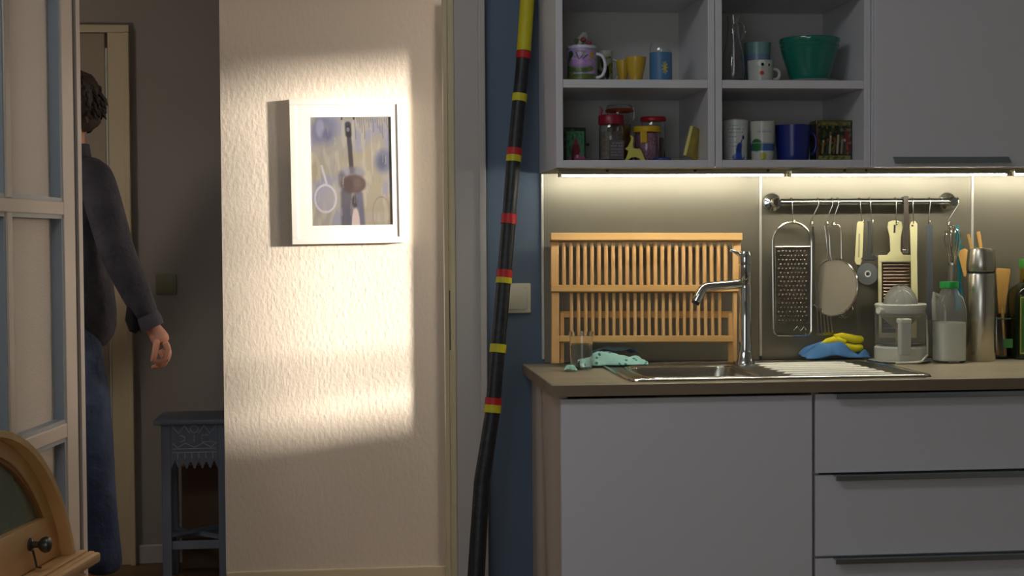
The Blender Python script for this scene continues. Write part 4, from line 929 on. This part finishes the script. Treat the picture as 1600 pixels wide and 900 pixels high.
# leaning yellow book
y = -.25; bx = X(1080, y)
t = thing('yellow_book', 'yellow booklet leaning on the right side of the shelf', 'book', (bx, y, SL))
bw, bt, bh = .075, .010, .078
def place_book(k):
    bmesh.ops.transform(k.bm, matrix=Matrix.Translation((bx-.004, y, SL)) @ Matrix.Rotation(radians(14), 4, 'Y') @ Matrix.Rotation(radians(52), 4, 'Z'), verts=k.bm.verts); return k
cover = mat('yellow_cover', '#d0b850', .5, var=('#a08a40', 26)); 
obj('cover', place_book(MB().box(-bw/2, bw/2, -bt/2, -bt/2+.0018, .009, .009+bh, .0006)), cover, t, smooth=False)
obj('pages', place_book(MB().box(-bw/2+.001, bw/2-.002, -bt/2+.0018, bt/2-.0018, .010, .008+bh)), mat('pale_yellow_paper', '#d8cf8a', .7), t, smooth=False)
obj('cover', place_book(MB().box(-bw/2, bw/2, bt/2-.0018, bt/2, .009, .009+bh, .0006)), cover, t, smooth=False)
obj('spine', place_book(MB().box(bw/2-.002, bw/2, -bt/2, bt/2, .009, .009+bh, .0006)), cover, t, smooth=False)
# --- lower right
P = Paint(130, 90, '#c6cac6'); P.rect(0, 1, .97, 1, '#a07a84')
for i, (xa, xb, v) in enumerate(((.40, .52, .84), (.39, .62, .76), (.39, .60, .68), (.40, .5, .58), (.40, .52, .44), (.40, .50, .35))): P.text(xa, xb, v, .025, '#5b6066', .85, 8)
P.ell(.55, .22, .055, .22, '#2a3f86', .2).ell(.6, .56, .018, .055, '#1d2b5c', .3).ell(.54, .08, .09, .12, '#3050a0', .3).ell(.60, .25, .022, .18, '#c2c6c8', .3).line(.58, .5, .56, .4, .01, '#2a3f86', 1, .8)
mug('tall_beaker', 'white beaker with a blue figure print on the lower shelf', 'beaker', 1129.5, 1168.5, 187, -.27, SL, P, .90, inner='#c6cac6', group='printed beakers')
P = Paint(130, 80, '#c2c3b8'); P.text(.40, .62, .74, .05, '#7f93b8', .9, 10)
P.rect(0, 1, .26, .44, '#3f62a0').ell(.40, .40, .09, .16, '#2a6a38', .2).ell(.5, .12, .05, .10, '#b0ac3e', .3).rect(0, 1, .44, .47, '#7fa090', .6)
mug('tall_beaker', 'white beaker with green and blue band on the lower shelf', 'beaker', 1171.5, 1211, 190.5, -.27, SL, P, .84, inner='#c2c3b8', group='printed beakers')
mug('blue_pot', 'large dark blue mug behind the white beakers', 'mug', 1211, 1266, 196, -.25, SL, Paint(20, 12, '#1f2c78'), .86, (-.1, .016, .2, .8, .005), inner='#1c2768')
y = -.26; x0, x1 = X(1275.5, y), X(1331.5, y); zt_ = W(1303, 188, y).z
t = thing('printed_tin', 'dark tin box with gold border and figures on the lower shelf', 'tin', ((x0+x1)/2, y+.03, SL))
obj('tin_body', MB().box(x0, x1, y, y+.06, SL+.0003, zt_-.004, .002), mat('dark_tin', '#2a2a22', .35, .4), t, smooth=False)
obj('tin_lid', MB().box(x0-.001, x1+.001, y-.001, y+.061, zt_-.010, zt_, .002), mat('gold_tin', '#6d6434', .35, .5), t, smooth=False)
P = Paint(80, 90, '#23281f'); P.rect(.03, .97, .03, .13, '#8a803e').rect(.03, .97, .9, .99, '#7d733a').rect(.82, .97, .18, .84, '#7a1a2c').rect(0, .05, .12, .9, '#6d1f22')
P.blot('#3f4a2a', 8, .05, .8, 3.).blot('#7a6a34', 12, .25, .8, 8.)
for i, (xa, hh_, cc_) in enumerate(((.15, .35, '#9a7a3a'), (.28, .4, '#3a3a30'), (.36, .5, '#a89a78'), (.48, .42, '#6a5a34'), (.58, .52, '#b0a488'), (.70, .45, '#8a8078'), (.77, .38, '#3a2f30'))):
    P.line(xa, .2, xa+.03, .2+hh_*.75, .035, cc_, .9, 1.1).ell(xa+.03, .22+hh_*.8, .03, .035, ('#c0a080', '#8f3a2c')[i % 2], .3)
print_panel('tin_print', P, (x0+.002, y-.0013, SL+.002), (x1-x0-.004, 0, 0), (0, 0, zt_-SL-.006), pg, t)

# ------------------------------------------------------------------ carved stool in the hall
sy0, sy1 = 1.60, 1.90
stool_m = mat('blue_grey_wood', '#7a8392', .5, bump=(60, .25, .002, (1, 1, .1)), var=('#6d7584', 22, (1, 1, .15)))
def SX(px, py=700, y=sy0): return W(px, py, y).x
sx0, sx1 = SX(239, 660), SX(239, 660)+.29
stz = W(300, 656, sy0).z
t = thing('carved_stool', 'tall blue-grey carved wooden stool half hidden by the cream wall', 'stool', ((sx0+sx1)/2, (sy0+sy1)/2, 0))
obj('top', MB().box(sx0, sx1, sy0, sy1, stz-.018, stz, .004), stool_m, t)
lx0, lx1 = sx0+.025, sx1-.025; ly0, ly1 = sy0+.025, sy1-.025; LW = .034
for (x, y) in ((lx0, ly0), (lx1-LW, ly0), (lx0, ly1-LW), (lx1-LW, ly1-LW)):
    obj('leg', MB().box(x, x+LW, y, y+LW, .0005, stz-.018, .003), stool_m, t, smooth=False)
za = stz-.018; zb_ = W(300, 720, ly0).z; zc_ = W(300, 734, ly0).z
def apron(y, side=False):
    n_ = 6; a0, a1 = (lx0+LW, lx1-LW) if not side else (ly0+LW, ly1-LW); poly = [(a0, za), (a0, zc_)]
    for i in range(n_):
        u0 = a0+(a1-a0)*i/n_; u1 = a0+(a1-a0)*(i+1)/n_
        poly += [(u0+.002, zc_+.004), ((u0+u1)/2, zb_+.004), (u1-.002, zc_+.004)]
    poly += [(a1, zc_), (a1, za)]
    f = (lambda p, q, d: (p, y+d, q)) if not side else (lambda p, q, d: (y+d, p, q))
    return MB().prism(poly, f, 0, .014)
ap = obj('apron', apron(ly0+.006), stool_m, t, smooth=False)
obj('apron', apron(ly1-.02), stool_m, t, smooth=False); obj('apron', apron(lx0+.006, True), stool_m, t, smooth=False); obj('apron', apron(lx1-.02, True), stool_m, t, smooth=False)
carv = mat('pale_carving', '#a9b0bb', .5)  # carving tone paler than the stool wood
yc = ly0+.005; a0, a1 = lx0+LW+.006, lx1-LW-.006; L_ = a1-a0
def cv(pts): 
    z0_, z1_ = W(300, 712, ly0).z, za-.004
    obj('carving', MB().tube([(a0+L_*u, yc, z0_+(z1_-z0_)*v) for u, v in pts], .0024, 6), carv, ap)
cv([(0, .98), (.14, .72), (.28, .98)]); cv([(.72, .98), (.86, .72), (1, .98)]); cv([(.5+.09*cos(k*pi/6), .86+.12*sin(k*pi/6)) for k in range(13)])
cv([(.28, .98), (.40, .72)]); cv([(.72, .98), (.60, .72)])
cv([(.18, .66), (.28, .60), (.28, .5), (.18, .44)]); cv([(.5, .66), (.5, .44)]); cv([(.82, .66), (.68, .66), (.68, .44), (.95, .44)])
cv([(0, .40), (.12, .26), (.30, .40), (.5, .26), (.70, .40), (.88, .26), (1, .42)]); cv([(0, .22), (1, .22)]); cv([(0, .10), (1, .10)])
for u in (.12, .28, .44, .60, .76, .92): cv([(u, .08), (u, -.10)])
zs = W(300, 853, ly0).z
for q in ((lx0+LW, lx1-LW, ly0+.007, ly0+.027), (lx0+LW, lx1-LW, ly1-.027, ly1-.007)): obj('stretcher', MB().box(*q, zs-.014, zs+.016, .002), stool_m, t, smooth=False)
for x in (lx0+.007, lx1-.027): obj('stretcher', MB().box(x, x+.02, ly0+LW, ly1-LW, zs-.014, zs+.016, .002), stool_m, t, smooth=False)
b = MB().box(-.012, .012, -.135, .135, zs+.018, zs+.030); b.rot(radians(45), 'Z', (0, 0, 0)); bmesh.ops.translate(b.bm, verts=b.bm.verts, vec=((lx0+lx1)/2, (ly0+ly1)/2, 0)); obj('cross_brace', b, stool_m, t, smooth=False)
b = MB().box(-.012, .012, -.135, .135, zs+.030, zs+.042); b.rot(radians(-45), 'Z', (0, 0, 0)); bmesh.ops.translate(b.bm, verts=b.bm.verts, vec=((lx0+lx1)/2, (ly0+ly1)/2, 0)); obj('cross_brace', b, stool_m, t, smooth=False)
# brown box behind the stool
x0, x1 = W(284, 800, 1.93).x, W(284, 800, 1.93).x+.20; zt_ = W(300, 728, 1.93).z
t = thing('cardboard_box', 'tall brown cardboard box behind the carved stool', 'box', ((x0+x1)/2, 1.98, 0))
cbm = mat('cardboard', '#7a5f48', .8, bump=(80, .1, .001))
obj('box_body', MB().box(x0, x1, 1.925, 2.035, .0005, zt_-.004, .002), cbm, t, smooth=False)
obj('box_flap', MB().box(x0, x1, 1.925, 1.979, zt_-.004, zt_, .001), cbm, t, smooth=False)
obj('box_flap', MB().box(x0, x1, 1.981, 2.035, zt_-.004, zt_, .001), cbm, t, smooth=False)

# ------------------------------------------------------------------ arched wooden cabinet in the foreground
a2 = .178; ad = Vector((sin(a2), cos(a2), 0)); an = Vector((cos(a2), -sin(a2), 0)); LZ = .78
ac = Hz(158, 862, LZ); base = ac-ad*.35-an*.18
t = thing('arched_cabinet', 'arched oak cabinet with glazed front in the left foreground', 'cabinet', (base.x, base.y, 0))
oak = mat('honey_oak', '#e6bf86', .42, var=('#d3a566', 10, (1, 1, .3)), bump=(70, .08, .001))
oak2 = mat('honey_oak_ledge', '#e2b47c', .42, var=('#cc9a60', 12, (1, .3, 1)))
AM = Matrix(((ad.x, an.x, 0, ac.x), (ad.y, an.y, 0, ac.y), (0, 0, 1, 0), (0, 0, 0, 1)))
def AP(s, n, z): return AM @ Vector((s, n, z))
def abox(s0, s1, n0, n1, z0, z1, bev=.003):
    k = MB().box(s0, s1, n0, n1, z0, z1, bev); bmesh.ops.transform(k.bm, matrix=AM, verts=k.bm.verts); return k
SC, ZCN, RO = -.353, .660, .357
def arch(r1, r0, n0, n1, zlow, N_=28):
    """solid arch band between radii, cut off at zlow"""
    k = MB(); rows = []
    for i in range(N_+1):
        row = []
        for r in (r1, r0):
            a0_ = math.asin(min(1, (zlow-ZCN)/r)); a_ = a0_+(pi-2*a0_)*i/N_
            row.append((SC+r*cos(a_), ZCN+r*sin(a_)))
        rows.append([k.bm.verts.new(AP(row[0][0], n1, row[0][1])), k.bm.verts.new(AP(row[1][0], n1, row[1][1])), k.bm.verts.new(AP(row[1][0], n0, row[1][1])), k.bm.verts.new(AP(row[0][0], n0, row[0][1]))])
    for A, B in zip(rows, rows[1:]):
        for q in range(4): k.bm.faces.new((A[q], A[(q+1) % 4], B[(q+1) % 4], B[q]))
    k.bm.faces.new(rows[0][::-1]); k.bm.faces.new(rows[-1]); return k
obj('arched_shell', arch(RO, RO-.010, -.34, -.035, LZ), oak, t)
dfr = obj('arched_door_frame', arch(RO-.0105, RO-.033, -.075, -.055, LZ+.001), oak, t)
obj('inner_bead', arch(RO-.032, RO-.040, -.072, -.058, LZ+.05), mat('dark_oak_bead', '#9a6a3c', .45), dfr)
rail_z = onpl(70, 808, AP(0, -.055, 0), an).z
rl_ = obj('door_rail', abox(SC-.315, SC+.315, -.075, -.054, LZ+.001, rail_z, .004), oak2, dfr)
k = MB(); N_ = 24; g0 = RO-.033; a0_ = math.asin((rail_z-.006-ZCN)/g0)
ps = [(SC+g0*cos(a0_+(pi-2*a0_)*i/N_), ZCN+g0*sin(a0_+(pi-2*a0_)*i/N_)) for i in range(N_+1)]
k.prism(ps, lambda p, q, d: AP(p, d, q), -.068, -.064)
obj('glass_pane', k, mat('greenish_glass', '#9fae98', .12, trans=.55, ior=1.45), dfr, smooth=False)
obj('back_board', MB().prism([(SC+(RO-.0105)*cos(a_), max(LZ+.001, ZCN+(RO-.0105)*sin(a_))) for a_ in np.linspace(.36, pi-.36, 24)], lambda p, q, d: AP(p, d, q), -.338, -.325), mat('grey_green_board', '#7d8574', .7), t, smooth=False)
kb = onpl(68, 851, AP(0, -.033, 0), an); ks = (kb-ac).dot(ad)
kn = obj('knob', MB().lathe([(.010, 0), (.010, .003), (.005, .006), (.005, .014), (.010, .018), (.0125, .024), (.011, .030), (.005, .033), (0, .0335)], AP(ks, -.054, kb.z), 24, axis=an), mat('pewter', '#5b5853', .35, .9), rl_)
obj('key_hook', MB().tube([AP(ks-.004, -.048, kb.z-.008), AP(ks-.002, -.045, kb.z-.024), AP(ks, -.044, kb.z-.034), AP(ks+.006, -.040, kb.z-.036)], .0018, 8), MATS['pewter'], rl_)
le = obj('ledge', abox(-.70, 0, -.345, 0, LZ-.016, LZ, .004), oak2, t)
obj('ledge_moulding', abox(-.70, -.004, -.033, -.021, LZ-.001, LZ+.004, .0018), oak2, le)
obj('ledge_moulding', abox(-.70, -.004, -.018, -.009, LZ-.001, LZ+.002, .0012), oak2, le)
obj('lower_body', abox(-.69, -.01, -.34, -.03, .06, LZ-.016, .003), oak, t)
for s0 in (-.68, -.345): obj('lower_door', abox(s0, s0+.325, -.03, -.014, .08, LZ-.03, .004), oak, t)
for s0 in (-.68, -.07):
    for n0 in (-.33, -.09): obj('foot', abox(s0, s0+.05, n0, n0+.05, .0005, .06, .003), oak, t)

# ------------------------------------------------------------------ person walking away behind the glazed door
def skin_mesh(V, E, R, root=0, sub=2):
    me = bpy.data.meshes.new('skin_tmp'); me.from_pydata([tuple(v) for v in V], E, []); o = bpy.data.objects.new('skin_tmp', me); COL.objects.link(o)
    m_ = o.modifiers.new('skin', 'SKIN'); m_.use_smooth_shade = True; m_.branch_smoothing = .6
    for i, r in enumerate(R): me.skin_vertices[0].data[i].radius = r if isinstance(r, tuple) else (r, r)
    me.skin_vertices[0].data[root].use_root = True
    s_ = o.modifiers.new('sub', 'SUBSURF'); s_.levels = s_.render_levels = sub
    dg = bpy.context.evaluated_depsgraph_get(); dg.update()
    nm = bpy.data.meshes.new_from_object(o.evaluated_get(dg)); bpy.data.objects.remove(o); bpy.data.meshes.remove(me); return nm
def join(meshes):
    k = MB()
    for m_ in meshes: k.bm.from_mesh(m_); bpy.data.meshes.remove(m_)
    return k
v = Vector
AY = 1.14
sh = W(147, 268, AY); el = W(183, 395, AY-.01); wr = W(238, 512, AY); 
pel = v((-1.46, 1.28, .98)); ch = v((-1.475, 1.28, 1.30)); nk = v((-1.47, 1.28, 1.545)); nk2 = v((-1.465, 1.28, 1.62)); hd = v((-1.475, 1.28, 1.73))
sh2 = v((-1.47, 1.44, 1.49)); el2 = v((-1.60, 1.47, 1.24)); wr2 = v((-1.78, 1.43, 1.08))
hp1, kn1, ak1 = v((-1.435, 1.19, .93)), W(146, 690, 1.18), W(160, 880, 1.19)
hp2, kn2, ak2 = v((-1.47, 1.37, .93)), v((-1.66, 1.37, .52)), v((-1.67, 1.37, .10))
palm0 = W(247, 523, AY); palm = W(256, 540, AY)
V = [pel, ch, nk, nk2, hd+v((0, 0, -.05)), hd+v((0, 0, .03)), hd+v((.005, 0, .085)), sh, el, wr, sh2, el2, wr2, hp1, kn1, ak1, hp2, kn2, ak2, hd+v((-.055, 0, -.075)), wr2+v((-.07, -.02, -.03)), ak1+v((-.09, -.01, -.045)), ak2+v((-.10, 0, -.06)), palm0, palm]
E_ = [(0, 1), (1, 2), (2, 3), (3, 4), (4, 5), (5, 6), (2, 7), (7, 8), (8, 9), (2, 10), (10, 11), (11, 12), (0, 13), (13, 14), (14, 15), (0, 16), (16, 17), (17, 18), (4, 19), (12, 20), (15, 21), (18, 22), (9, 23), (23, 24)]
Rr = [.085, .10, .045, .048, .072, .088, .062, .05, .038, .026, .05, .038, .027, .05, .042, .032, .05, .042, .032, .042, .03, .03, .03, .031, .036]
parts = [skin_mesh(V, E_, Rr)]
# hand that trails behind: four curled fingers and a thumb
for i, (kx, ky, oy) in enumerate(((262, 541, -.028), (263, 546, -.009), (260, 551, .009), (255, 554, .026))):
    f0 = W(kx-5, ky-8, AY+oy); f1 = W(kx+1, ky+4, AY+oy); f2 = W(kx-2, ky+17-(i > 2)*3, AY+oy*.9); f3 = W(kx-13, ky+25-i*1.5, AY+oy*.8); f4 = W(kx-22+i, ky+23-i*1.5, AY+oy*.75)
    parts.append(skin_mesh([f0, f1, f2, f3, f4], [(0, 1), (1, 2), (2, 3), (3, 4)], [.0125, .0112, .0100, .0092, .0075]))
parts.append(skin_mesh([W(246, 530, AY-.024), W(243, 545, AY-.036), W(241, 556, AY-.038), W(238, 566, AY-.034)], [(0, 1), (1, 2), (2, 3)], [.013, .0115, .0105, .008]))
for i in range(4):
    b0 = wr2+v((-.075, -.045+.024*i, -.03)); parts.append(skin_mesh([b0, b0+v((-.035, 0, -.015)), b0+v((-.06, 0, -.04)), b0+v((-.055, 0, -.06))], [(0, 1), (1, 2), (2, 3)], [.010, .0095, .009, .007]))
parts.append(skin_mesh([wr2+v((-.04, -.04, -.03)), wr2+v((-.07, -.06, -.05)), wr2+v((-.09, -.055, -.07))], [(0, 1), (1, 2)], [.012, .011, .008]))
# nose, ears
parts.append(skin_mesh([hd+v((-.075, 0, .025)), hd+v((-.098, 0, -.005)), hd+v((-.108, 0, -.025)), hd+v((-.085, 0, -.035))], [(0, 1), (1, 2), (2, 3)], [.008, .011, .014, .009], sub=1))
for s in (-1, 1): parts.append(skin_mesh([hd+v((.0, s*.078, .025)), hd+v((.012, s*.088, .01)), hd+v((.006, s*.084, -.02)), hd+v((-.004, s*.076, -.035))], [(0, 1), (1, 2), (2, 3)], [.010, .013, .011, .007], sub=1))
skin_m = mat('skin', '#d49a80', .5, bump=(140, .05, .001), var=('#c98a70', 12))
person = obj('person', join(parts), skin_m); tag(person, 'person in dark jacket and blue jeans walking left behind the glazed door', 'person')
ROOTM[person.name] = Matrix.Identity(4)
for s in (-1, 1):
    obj('eye', MB().lathe([(0, -.011), (.008, -.008), (.011, 0), (.008, .008), (0, .011)], hd+v((-.080, s*.032, .018)), 14, axis=(-1, 0, 0)), mat('eye_white', '#dcd8d0', .2), person)
    obj('eyebrow', MB().tube([hd+v((-.088, s*.016, .042)), hd+v((-.088, s*.034, .046)), hd+v((-.078, s*.052, .040))], .004, 8), mat('hair_dark', '#2c2018', .6), person)
obj('mouth', MB().tube([hd+v((-.082, -.024, -.063)), hd+v((-.096, 0, -.061)), hd+v((-.082, .024, -.063))], [.003, .006, .003], 8), mat('lips', '#a8605a', .5), person)
# hair: cap with tufts
k = MB(); bmesh.ops.create_icosphere(k.bm, subdivisions=4, radius=1)
for vv in k.bm.verts:
    p = vv.co.copy(); n_ = noise.noise(p*3.1)*.10+noise.noise(p*8)*.05
    vv.co = hd+v((.012, 0, .022))+v((p.x*.108, p.y*.096, p.z*.118))*(1+n_)
dele = [vv for vv in k.bm.verts if (vv.co.x < hd.x-.035 and vv.co.z < hd.z+.045) or vv.co.z < hd.z-.072-(vv.co.x-hd.x)*.15]
bmesh.ops.delete(k.bm, geom=dele, context='VERTS')
rg = random.Random(5)
for i in range(260):
    th = rg.uniform(-2.3, 2.3); ph_ = rg.uniform(-.35, 1.2)
    e = v((cos(th)*cos(ph_), sin(th)*cos(ph_), sin(ph_)))
    p0 = hd+v((.012, 0, .022))+v((e.x*.106, e.y*.094, e.z*.116))
    dn_ = v((e.x*.4, e.y*.4, -1+.5*e.z)).normalized()
    l_ = rg.uniform(.02, .04); p1 = p0+dn_*l_*.5+e*.004; p2 = p0+dn_*l_+e*rg.uniform(-.004, .008)
    k.tube([p0-e*.004, p1, p2], [.008, .006, .001], 5)
obj('hair', k, mat('brown_hair', '#3a2a1e', .55, var=('#2a1d14', 60, (1, 1, .2)), bump=(200, .5, .002, (1, 1, .15))), person)
# jacket
jm = mat('charcoal_jacket', '#434047', .85, bump=(13, .8, .03), var=('#35333a', 9))
V = [pel+v((.005, 0, -.10)), pel+v((.002, 0, .10)), ch, nk+v((0, 0, -.035)), nk+v((0, 0, .05)), sh, (sh+el)/2, el, (el+wr)/2, wr+(el-wr)*.08, sh2, el2, wr2, (nk+sh*1.0)/2+v((0, 0, -.012)), (nk+sh2)/2+v((0, 0, -.012))]
E_ = [(0, 1), (1, 2), (2, 3), (3, 4), (3, 13), (13, 5), (5, 6), (6, 7), (7, 8), (8, 9), (3, 14), (14, 10), (10, 11), (11, 12)]
k = join([skin_mesh(V, E_, [(.135, .16), (.13, .15), (.135, .15), .085, .068, .066, .066, .062, .054, .042, .066, .058, .042, .070, .070])])
jk = obj('jacket', k, jm, person)
cu = wr+(el-wr)*.10
obj('cuff', MB().tube([wr+(el-wr)*.17, cu, wr+(el-wr)*.0], [.0405, .0435, .042], 20), mat('cuff_grey', '#4a454d', .85, bump=(200, .1, .001)), jk)
obj('cuff_flap', MB().tube([wr+(el-wr)*.34+v((-.028, -.01, .0)), wr+(el-wr)*.16+v((-.046, -.012, -.01)), wr+(el-wr)*.04+v((-.050, -.012, -.012)), wr+(el-wr)*.0+v((-.046, -.012, -.012))], [.014, .024, .022, .010], 12), mat('dark_lining', '#141416', .9), jk)
obj('collar', MB().lathe([(.088, -.03), (.078, .0), (.070, .03), (.066, .062), (.060, .060), (.062, .0)], nk+v((0, 0, .005)), 24), jm, jk)
# jeans
V = [pel+v((.0, 0, -.06)), pel+v((0, 0, .10)), hp1, (hp1+kn1)/2, kn1, (kn1+ak1)/2, ak1+v((0, 0, .03)), ak1+v((.0, 0, -.045)), hp2, kn2, ak2+v((0, 0, -.02))]
E_ = [(0, 1), (0, 2), (2, 3), (3, 4), (4, 5), (5, 6), (6, 7), (0, 8), (8, 9), (9, 10)]
k = join([skin_mesh(V, E_, [(.13, .15), (.125, .15), .090, .085, .072, .066, .070, .078, .088, .07, .068])])
jn = obj('jeans', k, mat('blue_jeans', '#2b3650', .85, bump=(18, .7, .02), var=('#4d5a74', 5)), person)
for nm_, ak in (('shoe', ak1), ('shoe', ak2)):
    f_ = v((ak.x-.03, ak.y, .0))
    k = join([skin_mesh([v((ak.x+.035, ak.y, .05)), v((ak.x-.05, ak.y, .048)), v((ak.x-.13, ak.y, .038)), v((ak.x-.175, ak.y, .032)), v((ak.x, ak.y, .085))], [(0, 1), (1, 2), (2, 3), (1, 4)], [.042, .045, .040, .028, .04])])
    low = min(q.co.z for q in k.bm.verts); bmesh.ops.translate(k.bm, verts=k.bm.verts, vec=(0, 0, .001-low))
    obj('shoe', k, mat('dark_shoe', '#26221f', .5), person)
